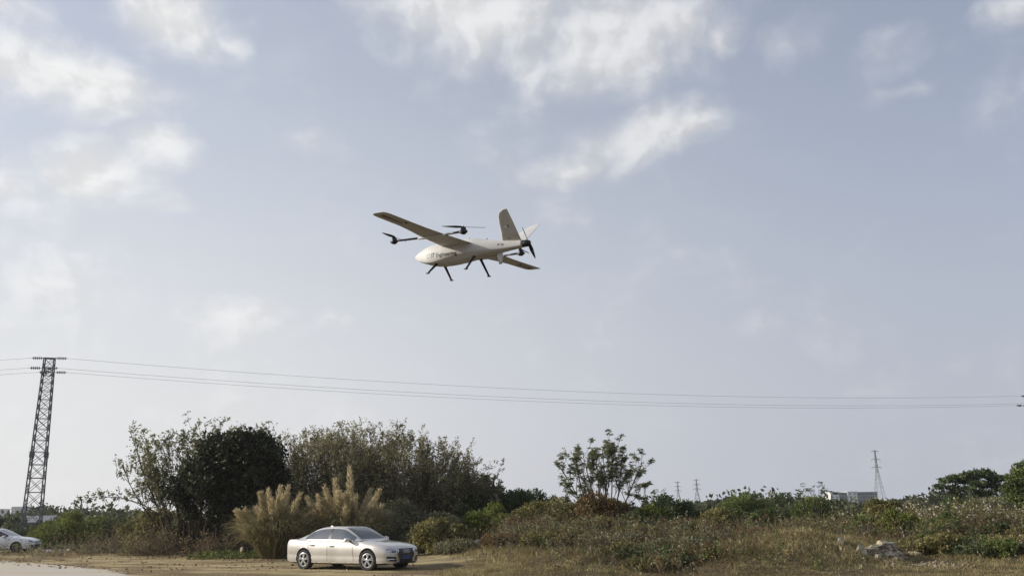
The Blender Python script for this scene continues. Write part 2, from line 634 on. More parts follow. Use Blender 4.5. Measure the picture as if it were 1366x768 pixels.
def leaf_quads(P, D, size, r, aspect=.5, droop=.25):
    """One bent four-cornered leaf per point."""
    n = len(P)
    D = unit(D)
    h = unit(r.normal(size=(n, 3)))
    S = unit(np.cross(D, h))
    Nn = np.cross(S, D)
    L = (size * r.uniform(.65, 1.35, n))[:, None]
    W = L * aspect * .5
    a = P
    b = P + D * L * .45 + S * W + Nn * L * .10
    c = P + D * L - Nn * L * droop * r.uniform(0, 1, (n, 1))
    d = P + D * L * .45 - S * W + Nn * L * .10
    V = np.stack([a, b, c, d], 1).reshape(-1, 3)
    F = np.arange(4 * n).reshape(n, 4)
    return V, F


def tubes(p0, p1, r0, r1, k=3):
    n = len(p0)
    a = unit(p1 - p0)
    h = np.where(np.abs(a[:, 2:3]) < .9, np.array([[0, 0, 1.]]), np.array([[1., 0, 0]]))
    u = unit(np.cross(a, h))
    w = np.cross(a, u)
    th = np.arange(k) * 2 * np.pi / k
    ring = np.cos(th)[None, :, None] * u[:, None] + np.sin(th)[None, :, None] * w[:, None]
    V = np.concatenate([p0[:, None] + ring * np.asarray(r0)[:, None, None], p1[:, None] + ring * np.asarray(r1)[:, None, None]], 1)
    i = np.arange(k)
    q = np.stack([i, (i + 1) % k, k + (i + 1) % k, k + i], 1)
    F = (np.arange(n)[:, None, None] * 2 * k + q[None]).reshape(-1, 4)
    return V.reshape(-1, 3), F


def cat(parts):
    Vs, Fs, n = [], [], 0
    for V, F in parts:
        Vs.append(V)
        Fs.append(F + n)
        n += len(V)
    return np.concatenate(Vs), np.concatenate(Fs)


def polyline(base, D, L, R, r, seg=4, curve=.15, up=0.0, taper=.35):
    """Branches grown step by step. Returns points (n,seg+1,3), radii (n,seg+1)."""
    n = len(base)
    P = [base]
    d = unit(D)
    for s in range(seg):
        d = unit(d + r.normal(0, curve, (n, 3)) + np.array([0, 0, up / seg]))
        P.append(P[-1] + d * (L / seg)[:, None])
    P = np.stack(P, 1)
    f = np.linspace(1, taper, seg + 1)
    return P, R[:, None] * f[None]


def poly_tubes(P, R, k=3):
    s = P.shape[1] - 1
    return tubes(P[:, :-1].reshape(-1, 3), P[:, 1:].reshape(-1, 3), R[:, :-1].ravel(), R[:, 1:].ravel(), k)


def children(P, R, nper, r, t0=.3, t1=1.0, ang=(25, 55), lenf=(.3, .6), L=None, radf=.5, up=0.0):
    """Start points and directions of side branches off polylines."""
    n, s1, _ = P.shape
    idx = np.repeat(np.arange(n), nper)
    t = r.uniform(t0, t1, len(idx)) * (s1 - 1)
    i = np.minimum(t.astype(int), s1 - 2)
    f = (t - i)[:, None]
    p = P[idx, i] * (1 - f) + P[idx, i + 1] * f
    rad = R[idx, i] * (1 - f[:, 0]) + R[idx, i + 1] * f[:, 0]
    d = unit(P[idx, i + 1] - P[idx, i])
    q = unit(np.cross(d, r.normal(size=d.shape)))
    a = np.radians(r.uniform(ang[0], ang[1], len(idx)))[:, None]
    nd = unit(d * np.cos(a) + q * np.sin(a) + np.array([0, 0, up]))
    ln = L[idx] * r.uniform(lenf[0], lenf[1], len(idx)) * (1.15 - .6 * t / (s1 - 1))
    return p, nd, ln, rad * radf


def sample_on(P, n, r, t0=0.0):
    k, s1, _ = P.shape
    idx = r.integers(0, k, n)
    t = r.uniform(t0, 1, n) * (s1 - 1)
    i = np.minimum(t.astype(int), s1 - 2)
    f = (t - i)[:, None]
    return P[idx, i] * (1 - f) + P[idx, i + 1] * f, unit(P[idx, i + 1] - P[idx, i])


def plant(name, label, cat_, base, leaves, wood, leafm, woodm, group=None, wood_name='stems', leaf_name='foliage', extra=None, trunks=None):
    root = thing(name, label, cat_, base, 0, group)
    for tr in (trunks or ()):
        obj('trunk', tr[0], tr[1], woodm, root, smooth=True)
    if wood is not None:
        o = obj(wood_name, wood[0], wood[1], woodm, root)
        o['kind'] = 'stuff'
    if leaves is not None:
        o = obj(leaf_name, leaves[0], leaves[1], leafm, root)
        o['kind'] = 'stuff'
    if extra:
        for nm, VF, m in extra:
            obj(nm, VF[0], VF[1], m, root)
    return root


def bush_geo(w, d, h, r, n=5000, leaf=.13, lumps=14, fill=.35, sprigs=26, aspect=.5, spiky=.35, stem_r=.022):
    """Lumpy leafy bush: leaf shells round many uneven lumps, sprigs breaking the outline."""
    a, b = w / 2, d / 2
    th = r.uniform(0, 2 * np.pi, lumps)
    q = np.sqrt(r.uniform(0, 1, lumps)) * .82
    cz = r.uniform(.12, .84, lumps)
    k = np.sqrt(np.clip(1 - (cz - .15) ** 2 * 1.1, .15, 1))
    C = np.stack([np.cos(th) * q * a * k, np.sin(th) * q * b * k, cz * h * (1 - .45 * q ** 2)], 1)
    Rr = r.uniform(.13, .34, lumps) * np.minimum(min(a, b) * 1.1, h * .8)
    wgt = Rr ** 2 / np.sum(Rr ** 2)
    idx = r.choice(lumps, n, p=wgt)
    v = unit(r.normal(size=(n, 3)) + np.array([0, 0, .25]))
    rad = Rr[idx] * np.where(r.uniform(size=n) < fill, r.uniform(.2, .9, n), r.normal(1.0, .12, n))
    P = C[idx] + v * rad[:, None] * np.array([1.15, 1.15, .9])
    top = C[:, 2] + Rr
    D = unit(v + r.normal(0, .7, (n, 3)) + np.array([0, 0, -.15]))
    parts = [leaf_quads(P, D, np.full(n, leaf), r, aspect)]
    # sprigs
    wood = []
    ns = sprigs
    if ns:
        i2 = r.choice(lumps, ns, p=wgt)
        sv = unit(r.normal(size=(ns, 3)) * np.array([1, 1, .3]) + np.array([0, 0, 1.1]))
        sb = C[i2] + sv * Rr[i2][:, None] * .6
        SL = Rr[i2] * r.uniform(.5, 1.0, ns) * (.55 + spiky)
        SP, SR = polyline(sb, sv, SL, np.full(ns, .008), r, 3, .12, .3)
        wood.append(poly_tubes(SP, SR, 3))
        m = int(ns * 26)
        lp, ld = sample_on(SP, m, r, .1)
        parts.append(leaf_quads(lp + r.normal(0, leaf * .25, lp.shape), unit(ld * .5 + r.normal(size=ld.shape)), np.full(m, leaf * .85), r, aspect))
    st = np.stack([r.normal(0, a * .12, lumps), r.normal(0, b * .12, lumps), np.full(lumps, -.08)], 1)
    dv = C - st
    SP, SR = polyline(st, dv, np.linalg.norm(dv, axis=1), np.full(lumps, stem_r), r, 4, .08, .1)
    wood.append(poly_tubes(SP, SR, 4))
    tp, td, tl, trd = children(SP, SR, 5, r, .35, 1, (25, 60), (.2, .45), np.linalg.norm(dv, axis=1), .5)
    TP, TR = polyline(tp, td, tl, trd, r, 2, .1, .2)
    wood.append(poly_tubes(TP, TR, 3))
    V, F = cat(parts)
    q = V.reshape(-1, 4, 3)
    q = q[q[:, :, 2].min(1) > .01]
    V = q.reshape(-1, 3)
    return (V, np.arange(len(V)).reshape(-1, 4)), cat(wood)


def ribbons(P, W, r):
    """Flat tapering blades along polylines P (n,s+1,3), width W (n,)."""
    n, s1, _ = P.shape
    d = np.gradient(P, axis=1)
    side = unit(np.cross(d[:, 0], r.normal(size=(n, 3))))
    f = np.sin(np.linspace(.35, 1, s1) * np.pi * .97) + .12
    off = side[:, None] * (W[:, None] * f[None])[..., None] * .5
    V = np.stack([P + off, P - off], 2).reshape(-1, 3)
    i = np.arange(s1 - 1)
    q = np.stack([2 * i, 2 * i + 1, 2 * i + 3, 2 * i + 2], 1)
    F = (np.arange(n)[:, None, None] * 2 * s1 + q[None]).reshape(-1, 4)
    return V, F


def arch(base, D, L, r, seg=5, droop=1.2, jitter=.05):
    n = len(base)
    d = unit(D)
    P = [base]
    for s in range(seg):
        d = unit(d + np.array([0, 0, -droop]) * ((s + 1) / seg) ** 2 * .5 * r.uniform(.6, 1.4, (n, 1)) + r.normal(0, jitter, (n, 3)))
        P.append(P[-1] + d * (L / seg)[:, None])
    return np.stack(P, 1)


def weed_geo(w, d, h, n, r, leaf=.09, per=9, heads=0.0, head=.062, lean=.28, ring=False, aspect=.35):
    """Upright stalks with leaves up the stem and, on some, a seed head."""
    th = r.uniform(0, 2 * np.pi, n)
    q = np.sqrt(r.uniform(0, 1, n))
    B = np.stack([np.cos(th) * q * w / 2, np.sin(th) * q * d / 2, np.full(n, -.04)], 1)
    D = np.stack([np.cos(th) * q, np.sin(th) * q, np.zeros(n)], 1) * lean + r.normal(0, .14, (n, 3)) + np.array([0, 0, 1])
    L = h * r.uniform(.55, 1.05, n) * (1 - .35 * q ** 2)
    P, R = polyline(B, D, L, np.full(n, .008), r, 4, .10, .1)
    wood = [poly_tubes(P, R, 3)]
    tp, td, tl, trd = children(P, R, 3, r, .3, .95, (20, 45), (.15, .4), L, .6, .2)
    TP, TR = polyline(tp, td, tl, trd, r, 2, .1, .2)
    wood.append(poly_tubes(TP, TR, 3))
    m = n * per
    lp, ld = sample_on(P, m // 2, r, .12)
    lp2, ld2 = sample_on(TP, m - m // 2, r, .1)
    lp, ld = np.concatenate([lp, lp2]), np.concatenate([ld, ld2])
    lv = leaf_quads(lp, unit(ld * .5 + r.normal(size=ld.shape) * .8), np.full(len(lp), leaf), r, aspect, .5)
    hv = None
    if heads:
        tips = np.concatenate([P[:, -1], TP[:, -1]])
        tips = tips[r.uniform(size=len(tips)) < heads * .30]
        k = 4
        tp = np.repeat(tips, k, 0)
        hv = leaf_quads(tp, unit(r.normal(size=tp.shape)), np.full(len(tp), head), r, .9, .1)
    return lv, cat(wood), hv


# ---- individual bushes:  px, distance, width px, top py, style, leaves, label
def bush_at(px, Y, wpx, top, style, leafk, label, group=None, name='bush', dens=1.0, leaf=None, depth=.85, sprigs=None, heads=0.0, woodm=None):
    r = np.random.default_rng(int(px * 13 + Y * 7 + top))
    base = on_ground(px, Y)
    zt = at(px, top, Y)[2]
    h = max(.5, zt - base[2])
    w = wpx / FPX * Y
    lf = leaf or (.085 + .0011 * Y)
    if style == 'bush':
        n = int(dens * 2600 * (w * h) ** .85 * (0.10 / lf) ** 1.2) + 900
        lv, wd = bush_geo(w, w * depth, h * 1.12, r, min(n, 15000), lf, lumps=int(16 + w * 4.0), sprigs=sprigs if sprigs is not None else int(14 + 7 * w))
        return plant(name, label, 'bush', base, lv, wd, LEAF[leafk], woodm or BARK, group)
    if style == 'weed':
        n = int(dens * 75 * w * max(w * depth, 1))
        lv, wd, hv = weed_geo(w, w * depth, h, min(n, 1500), r, lf, 11, heads)
        ex = None
        root = plant(name, label, 'bush', base, lv, wd, LEAF[leafk], TWIG, group)
        if hv is not None:
            s = obj('seed_heads', hv[0], hv[1], LEAF['seed'], root)
            s['kind'] = 'stuff'
        return root


BUSHES = [
    (92, 62, 84, 684, 'bush', 'fresh', 'yellow green bush at the left behind the white litter, beside the near lattice pylon'),
    (135, 66, 70, 688, 'bush', 'green', 'duller green bush between the yellow green bush and the sparse tree'),
    (62, 72, 44, 697, 'bush', 'green', 'small green bush just right of the near lattice pylon foot'),
    (205, 53, 90, 684, 'bush', 'olive', 'olive bush under the drooping arm of the sparse leafy tree'),
    (268, 51, 90, 676, 'bush', 'grey', 'grey brown scrub filling the shade under the dark tree'),
    (345, 49, 90, 680, 'bush', 'grey', 'grey brown scrub in shade behind the left pampas clump'),
    (440, 48.5, 90, 668, 'bush', 'grey', 'scrubby undergrowth between the two pampas clumps'),
    (530, 47, 96, 670, 'bush', 'grey', 'grey scrub behind the roof and bonnet of the silver car'),
    (588, 44.5, 90, 688, 'bush', 'grey', 'dull brown scrub just right of the silver car nose'),
    (625, 50, 84, 655, 'bush', 'deep', 'dark shaded bush under the right end of the bare thicket'),
    (694, 53, 104, 646, 'bush', 'deep', 'dark green bush standing right of the bare thicket against the sky'),
    (652, 45.5, 96, 676, 'bush', 'fresh', 'fresh green bush with arching sprays behind the white rock'),
    (612, 43, 70, 703, 'bush', 'olive', 'low olive bush left of the white rock'),
    (728, 45, 96, 664, 'bush', 'olive', 'olive green bush on the mound left of the red brown bush'),
    (696, 42, 66, 690, 'bush', 'brown', 'low rust brown bush behind the white rock'),
    (806, 44.5, 104, 655, 'bush', 'brown', 'red brown withered bush beneath the umbrella leaved tree'),
    (770, 46, 60, 660, 'bush', 'olive', 'small olive bush at the left foot of the umbrella leaved tree'),
    (862, 44.5, 62, 662, 'bush', 'fresh', 'yellow green bush right of the red brown bush'),
    (902, 46, 90, 655, 'bush', 'deep', 'large dark glossy bush below the twin far pylons'),
    (838, 41, 76, 690, 'bush', 'deep', 'dark low bush in the hollow in front of the red brown bush'),
    (770, 40, 96, 697, 'bush', 'grey', 'dull brown scrub on the mound crest, middle of the picture'),
    (908, 41.5, 90, 688, 'weed', 'brown', 'rusty brown weedy bush in front of the dark glossy bush'),
    (958, 44, 84, 684, 'bush', 'olive', 'brownish green bush below the round topped bush'),
    (870, 38.5, 90, 712, 'weed', 'grey', 'grey dead weedy bush in the hollow between the mounds'),
    (942, 38, 70, 708, 'weed', 'green', 'dark green weedy clump with pale flowers, left of the right hand mound', 0.05),
    (998, 62, 92, 655, 'bush', 'green', 'round topped green bush against the sky right of the twin far pylons'),
    (1046, 70, 60, 662, 'bush', 'deep', 'dark bush on the skyline left of the thin umbel plant'),
    (1082, 60, 72, 667, 'bush', 'green', 'green bush at the foot of the thin umbel plant'),
    (1022, 48, 84, 680, 'bush', 'green', 'broad green bush below the skyline, left of the far apartment block'),
    (1082, 46, 70, 684, 'weed', 'olive', 'olive weedy bush below the far apartment block, left side', .06),
    (1126, 47, 66, 680, 'weed', 'olive', 'weedy bush with a few white heads in front of the apartment block', .12),
    (1182, 50, 74, 657, 'bush', 'olive', 'upright bush hiding the right end of the apartment block'),
    (1150, 41, 70, 690, 'bush', 'green', 'green bush just behind the broken pale concrete'),
    (1196, 39.5, 74, 684, 'bush', 'fresh', 'fresh green bush right behind the pale stake and broken concrete'),
    (1228, 42, 84, 670, 'weed', 'olive', 'weedy bush thick with white seed heads, right of the tall far pylon', .5),
    (1285, 40, 96, 664, 'weed', 'olive', 'tallest weedy bush with white seed heads, below the flat topped trees', .4),
    (1346, 41, 80, 668, 'weed', 'olive', 'weedy bush with white seed heads at the right edge', .3),
    (1262, 37, 84, 690, 'bush', 'green', 'green leafy bush in front of the tallest seed head bush'),
    (1322, 36, 84, 700, 'bush', 'deep', 'dark green bush low at the right, before the right edge bush'),
    (1232, 35, 50, 712, 'bush', 'green', 'small green bush on the right edge of the broken concrete bank'),
    (612, 38.5, 60, 716, 'weed', 'grey', 'low dead weeds left of the white rock, beyond the fallen log'),
    (676, 37.5, 70, 708, 'weed', 'brown', 'brown weedy bush just right of the white rock'),
    (742, 35.5, 90, 700, 'weed', 'olive', 'olive brown weeds on the near mound below the olive bush'),
    (815, 34.5, 90, 704, 'weed', 'grey', 'grey brown weeds below the red brown bush, on the mound shoulder'),
    (862, 31.5, 70, 722, 'weed', 'deep', 'dark green weeds at the bottom of the picture in the hollow'),
    (900, 33.5, 84, 714, 'weed', 'grey', 'grey dead weed clump in the middle of the hollow'),
    (930, 30.8, 60, 730, 'weed', 'brown', 'brown weeds low in the hollow beside the straw mound'),
    (848, 36.5, 90, 700, 'bush', 'olive', 'olive bush at the back of the hollow'),
    (912, 37.5, 80, 702, 'bush', 'deep', 'dark bush at the back of the hollow, right half'),
    (1060, 38.5, 90, 688, 'weed', 'olive', 'olive weeds along the crest of the straw mound'),
    (1008, 37.5, 80, 700, 'weed', 'brown', 'brown weeds on the left shoulder of the straw mound'),
    (1268, 33.5, 64, 712, 'weed', 'green', 'green weeds in front of the green leafy bush at the right'),
    (1340, 33, 80, 710, 'weed', 'olive', 'olive weeds low at the right edge', .12),
    (1302, 33.8, 60, 716, 'bush', 'green', 'low green bush between the weeds at the right'),
    (584, 40.5, 84, 694, 'bush', 'olive', 'olive scrub between the silver car nose and the white rock'),
    (566, 43.0, 60, 700, 'weed', 'grey', 'grey weeds right behind the nose of the silver car'),
    (1216, 33.2, 60, 712, 'weed', 'olive', 'olive weeds at the foot of the pale stake'),
    (1252, 32.6, 70, 714, 'bush', 'olive', 'low olive bush at the lower right between green weeds'),
    (1292, 32.2, 76, 716, 'weed', 'deep', 'dark weeds at the lower right below the seed head bushes', .08),
    (1330, 31.6, 70, 722, 'bush', 'green', 'lowest green bush at the lower right near the edge'),
    (1362, 31.8, 60, 716, 'weed', 'olive', 'olive weeds at the lower right corner edge', .1),
    (868, 29.6, 60, 736, 'weed', 'olive', 'olive weeds cut by the bottom edge in the hollow'),
    (905, 30.4, 70, 730, 'weed', 'deep', 'dark weeds near the bottom edge in the hollow'),
    (835, 32.4, 70, 722, 'weed', 'olive', 'olive brown weeds on the right flank of the near mound'),
    (884, 35.6, 80, 702, 'weed', 'olive', 'tall olive weeds rising behind the hollow'),
    (950, 35.0, 60, 706, 'weed', 'grey', 'grey weeds where the straw mound meets the hollow'),
    (790, 37.5, 80, 690, 'bush', 'olive', 'olive bush on the crest below the umbrella leaved tree'),
    (706, 38.5, 70, 696, 'weed', 'grey', 'grey brown weeds on the crest right of the rust brown bush'),
    (1364, 35, 50, 704, 'bush', 'olive', 'olive bush cut by the right edge of the picture'),
    (1228, 66, 60, 668, 'bush', 'grey', 'greyish bush on the skyline left of the flat topped trees'),
    (1318, 58, 84, 662, 'bush', 'grey', 'pale grey green bush right below the flat topped trees'),
    (1272, 64, 70, 660, 'bush', 'deep', 'dark bush at the trunk of the left flat topped tree'),
]
for b in BUSHES:
    bush_at(*b[:7], heads=(b[7] if len(b) > 7 else 0.0))


def dry_brush(px, Y, wpx, top, label):
    r = np.random.default_rng(int(px))
    base = on_ground(px, Y)
    h = at(px, top, Y)[2] - base[2]
    w = wpx / FPX * Y
    n = 120
    th = r.uniform(0, 6.28, n)
    B = np.stack([r.normal(0, w * .22, n), r.normal(0, w * .15, n), np.full(n, -.03)], 1)
    D = np.stack([np.cos(th), np.sin(th) * .8, r.uniform(.25, 1.2, n)], 1)
    L = r.uniform(.6, 1.15, n) * h * 1.15
    P, R = polyline(B, D, L, r.uniform(.008, .022, n), r, 5, .22, -.15)
    wd = [poly_tubes(P, R, 3)]
    tp, td, tl, tr_ = children(P, R, 7, r, .2, 1, (25, 70), (.2, .5), L, .6)
    TP, TR = polyline(tp, td, tl, tr_, r, 3, .2, -.1)
    wd.append(poly_tubes(TP, TR, 3))
    lp, ld = sample_on(TP, 2600, r, .1)
    lv = leaf_quads(lp, unit(r.normal(size=lp.shape)), np.full(len(lp), .09), r, .4)
    plant('dry_bush', label, 'bush', base, lv, cat(wd), LEAF['dry'], TWIG)


dry_brush(158, 54, 92, 696, 'tangle of dry grey brushwood on the verge below the sparse tree')
dry_brush(222, 48.5, 70, 700, 'tangle of dry twigs at the left foot of the dark tree')
dry_brush(292, 46.5, 60, 708, 'dry stalks standing between the trunks of the dark tree')


# ---- sparse leafy tree on the left
def fan_tree(px, Y, top, spread_px, nst, label, leafk, name, cat_='tree', leaf=.15, nbr=11, ntw=7, nlf=8, ang=(18, 48), arm=None, seed=3, woodm=None, group=None,
             lean=(0, 0), ups=.35, wid=.40, bw=.07, dome=.24, hf=.88, tipbias=.45, rs=.06, droop=.35, start=.28):
    r = np.random.default_rng(seed)
    base = on_ground(px, Y)
    h = at(px, top, Y)[2] - base[2]
    w = spread_px / FPX * Y
    a = np.clip(np.linspace(-1, 1, nst) + r.normal(0, .08, nst), -1, 1)
    B = np.stack([a * w * bw + r.normal(0, .1, nst), r.normal(0, w * .06, nst), np.full(nst, -.1)], 1)
    tip = np.stack([a * w * wid + lean[0], r.normal(0, w * .22, nst), h * (1.0 - dome * np.abs(a) ** 1.8) * r.uniform(.88, 1.0, nst) * hf], 1)
    D = tip - B
    L = np.linalg.norm(D, axis=1) * 1.03
    D = unit(D) + np.array([0, 0, .0])
    P, R = polyline(B, D, L, np.full(nst, rs) * r.uniform(.7, 1.2, nst), r, 8, .06, .15, .2)
    wd = []
    trunks = [poly_tubes(P[i:i + 1], R[i:i + 1], 6) for i in range(nst)]
    if arm is not None:
        AP = np.array([at(*p, Y) - base for p in arm])[None]
        AR = np.linspace(rs * .8, rs * .2, AP.shape[1])[None]
        trunks.append(poly_tubes(AP, AR, 6))
        ap, ad, al, ar = children(AP, AR, 26, r, .35, 1, (20, 60), (.10, .26), np.array([3.6]), .6, .15)
        A2, A2R = polyline(ap, ad, al, ar, r, 3, .15, .1)
        wd.append(poly_tubes(A2, A2R, 3))
    bp, bd, bl, br = children(P, R, nbr, r, start, .98, ang, (.16, .40), L, .55, ups * .3)
    BP, BR = polyline(bp, bd, bl, br, r, 4, .13, ups, .25)
    wd.append(poly_tubes(BP, BR, 4))
    tp, td, tl, tr_ = children(BP, BR, ntw, r, .25, 1, (20, 55), (.25, .55), bl, .6, ups * .3)
    TP, TR = polyline(tp, td, tl, tr_, r, 3, .15, ups * .6, .3)
    wd.append(poly_tubes(TP, TR, 3))
    m = len(TP) * nlf
    lp, ld = sample_on(TP, m, r, tipbias)
    if arm is not None:
        l2, d2 = sample_on(A2, 420, r, .3)
        lp, ld = np.concatenate([lp, l2]), np.concatenate([ld, d2])
    lp = lp + r.normal(0, leaf * .25, lp.shape)
    lv = leaf_quads(lp, unit(ld * .35 + r.normal(size=ld.shape) * .75 + np.array([0, 0, -droop])), np.full(len(lp), leaf), r, .6, .4)
    return plant(name, label, cat_, base, lv, cat(wd), LEAF[leafk], woodm or BARK, group, wood_name='twigs', leaf_name='crown', trunks=trunks)


fan_tree(258, 50, 563, 235, 30, 'tall sparse leafy tree left of the dark tree, one arm drooping to the left', 'sparse', 'broadleaf_tree', leaf=.125, nbr=13, ntw=8, nlf=5, wid=.33, bw=.10, lean=(-.35, 0), dome=.20, ang=(18, 50), tipbias=.55,
         arm=[(236, 722), (218, 690), (190, 672), (160, 663), (128, 662), (104, 668)], seed=5, rs=.055)
fan_tree(320, 52, 558, 120, 9, 'loose grey leafed tree rising just behind the dark tree top', 'sparse', 'broadleaf_tree', leaf=.13, nbr=14, ntw=9, nlf=7, wid=.5, seed=6, rs=.05)

# ---- the nearly bare thicket
TH = 'tall thin stemmed shrub of the nearly bare thicket behind the silver car'
for i, (px, Y, top, sp) in enumerate([(386, 50.5, 568, 96), (416, 52.5, 560, 100), (448, 50, 560, 100), (478, 52, 558, 104), (508, 50, 566, 104), (536, 52, 571, 104),
                                      (562, 50, 586, 96), (588, 51.5, 606, 80), (608, 50, 630, 60),
                                      (400, 55.5, 576, 110), (440, 56, 570, 110), (480, 55.5, 570, 110), (520, 56, 576, 110), (554, 55.5, 592, 104), (586, 56, 616, 80)]):
    fan_tree(px, Y, top, sp, 15, TH, 'thicket', 'thicket_shrub', 'shrub', lean=(max(-.6, min(.4, (px - 490) / 100 * .6)), 0), leaf=.10, nbr=15, ntw=7, nlf=6, ang=(18, 55), seed=20 + i, woodm=BARK_D,
             group='shrubs of the bare thicket', ups=.45, tipbias=.15, rs=.028, droop=.3, start=.14, wid=.62, bw=.40, dome=.05)
fan_tree(628, 53, 626, 90, 12, 'small leafy sapling at the right end of the bare thicket', 'grey', 'sapling', 'tree', leaf=.17, nbr=11, ntw=6, nlf=7, seed=31, rs=.04, ups=.5)


fan_tree(660, 54.5, 652, 80, 11, 'low twiggy sapling between the bare thicket and the dark green bush on its right', 'grey', 'sapling', 'tree', leaf=.16, nbr=11, ntw=6, nlf=7, seed=33, rs=.035, ups=.5)


# ---- lumpy trees
def lump_tree(name, label, px, Y, lumps_px, leafk, leaf, n, trunks, seed, flat=.8, woodm=None, group=None, fill=.3, dy=.5):
    """lumps_px: (px, py, radius px) of the crown's clumps, spread in depth as well."""
    r = np.random.default_rng(seed)
    base = on_ground(px, Y)
    C, Rr = [], []
    for (lx, ly, lr) in lumps_px:
        for s in range(2):
            off = (s - .5) * 2 * lr / FPX * Y * dy + r.normal(0, .2)
            C.append(at(lx + r.normal(0, 2), ly, Y) + np.array([0, off, 0]) - base)
            Rr.append(lr / FPX * Y * r.uniform(.85, 1.05))
    C, Rr = np.array(C), np.array(Rr)
    # break each clump into smaller ones
    sub = 11
    v = unit(r.normal(size=(len(C) * sub, 3)))
    C2 = np.repeat(C, sub, 0) + v * np.repeat(Rr, sub)[:, None] * r.uniform(.45, .85, (len(C) * sub, 1)) * np.array([1, 1, flat])
    R2 = np.repeat(Rr, sub) * r.uniform(.20, .46, len(C) * sub)
    w = R2 ** 2 / np.sum(R2 ** 2)
    idx = r.choice(len(C2), n, p=w)
    u = unit(r.normal(size=(n, 3)))
    rad = R2[idx] * np.where(r.uniform(size=n) < fill, r.uniform(.1, .9, n), r.normal(1, .16, n))
    P = C2[idx] + u * rad[:, None] * np.array([1.1, 1.1, flat])
    lv = leaf_quads(P, unit(u * .5 + r.normal(size=u.shape) + np.array([0, 0, -.3])), np.full(n, leaf), r, .55, .4)
    wd = []
    tb = np.array([on_ground(t, Y) - base + np.array([0, r.normal(0, .5), -.1]) for t in trunks])
    k = len(C)
    own = np.argmin(np.abs(C[:, None, 0] - tb[None, :, 0]) + r.uniform(0, .6, (k, len(tb))), 1)
    mid = tb + np.array([0, 0, 1.0]) * np.mean(C[:, 2]) * .5
    mid[:, :2] += r.normal(0, .15, (len(tb), 2))
    rt = .035 * np.mean(C[:, 2]) / max(1, len(tb)) ** .6
    PT = np.stack([tb, tb * .6 + mid * .4 + r.normal(0, .05, tb.shape), mid], 1)
    trunks_g = [poly_tubes(PT[i:i + 1], np.array([[1.15, .95, .8]]) * rt, 7) for i in range(len(tb))]
    st = mid[own]
    dv = C - st
    LP, LR = polyline(st, unit(dv), np.linalg.norm(dv, axis=1), np.full(k, rt * .55), r, 5, .09, .1)
    wd.append(poly_tubes(LP, LR, 5))
    tp, td, tl, tr_ = children(LP, LR, 9, r, .35, 1, (25, 65), (.3, .6), np.linalg.norm(dv, axis=1), .5)
    TP, TR = polyline(tp, td, tl, tr_, r, 3, .15, .1)
    wd.append(poly_tubes(TP, TR, 3))
    return plant(name, label, 'tree', base, lv, cat(wd), LEAF[leafk], woodm or BARK_D, group, 'limbs', 'crown', trunks=trunks_g)


lump_tree('dense_tree', 'dense very dark evergreen tree on several thin trunks left of the pampas', 312, 46.5,
          [(300, 602, 36), (345, 606, 34), (325, 590, 26), (268, 628, 28), (245, 655, 24), (292, 650, 38), (345, 650, 38), (372, 632, 22), (300, 683, 24), (345, 684, 20), (255, 682, 16)],
          'dark', .21, 24000, [285, 300, 312, 322, 338], 11, fill=.4)
lump_tree('flat_topped_tree', 'dark flat topped tree on the skyline at the right, open below', 1268, 92, [(1260, 640, 10), (1276, 637, 11), (1287, 642, 8), (1252, 648, 7), (1270, 650, 7), (1292, 652, 8), (1279, 659, 6)],
          'deep', .30, 3000, [1271, 1276], 12, flat=.26, fill=.15)
lump_tree('flat_topped_tree', 'broader paler flat topped tree right of the darker one', 1312, 88, [(1298, 634, 12), (1314, 631, 12), (1330, 637, 12), (1304, 644, 11), (1322, 646, 12), (1338, 650, 10), (1312, 656, 10), (1294, 652, 8)],
          'deep', .29, 5000, [1312, 1320], 13, flat=.30, fill=.2)
lump_tree('roadside_tree', 'green tree cut by the right edge of the picture', 1372, 62, [(1352, 648, 16), (1366, 634, 16), (1375, 628, 18), (1358, 666, 16), (1372, 655, 22), (1390, 645, 24), (1344, 672, 12)],
          'green', .2, 12000, [1368, 1378], 14, flat=.8)
lump_tree('distant_tree', 'dark rounded tree far behind the bonnet of the white car', 14, 112, [(6, 698, 10), (18, 696, 9), (-4, 699, 9), (28, 702, 8), (12, 705, 10), (0, 706, 9)], 'deep', .45, 3500, [8, 16], 15, flat=.8)
lump_tree('distant_tree', 'small dark tree far beyond the near pylon foot', 84, 120, [(78, 698, 6), (90, 697, 6), (70, 700, 5), (84, 703, 6)], 'deep', .45, 1800, [82], 16, flat=.8)


# ---- umbrella leaved tree in the middle
def rosettes(tips, r, n=9, size=.34):
    k = len(tips)
    P = np.repeat(tips, n, 0)
    th = np.tile(np.arange(n) * 2 * np.pi / n, k) + np.repeat(r.uniform(0, 6, k), n)
    D = np.stack([np.cos(th), np.sin(th), r.uniform(-.35, .25, n * k)], 1)
    D[:, 2] += np.repeat(r.normal(0, .35, k), n) * np.cos(th + np.repeat(r.uniform(0, 6, k), n))
    size = size * np.repeat(r.uniform(.6, 1.2, k), n)
    return leaf_quads(P + r.normal(0, .03, P.shape), D, size, r, .30, .7)


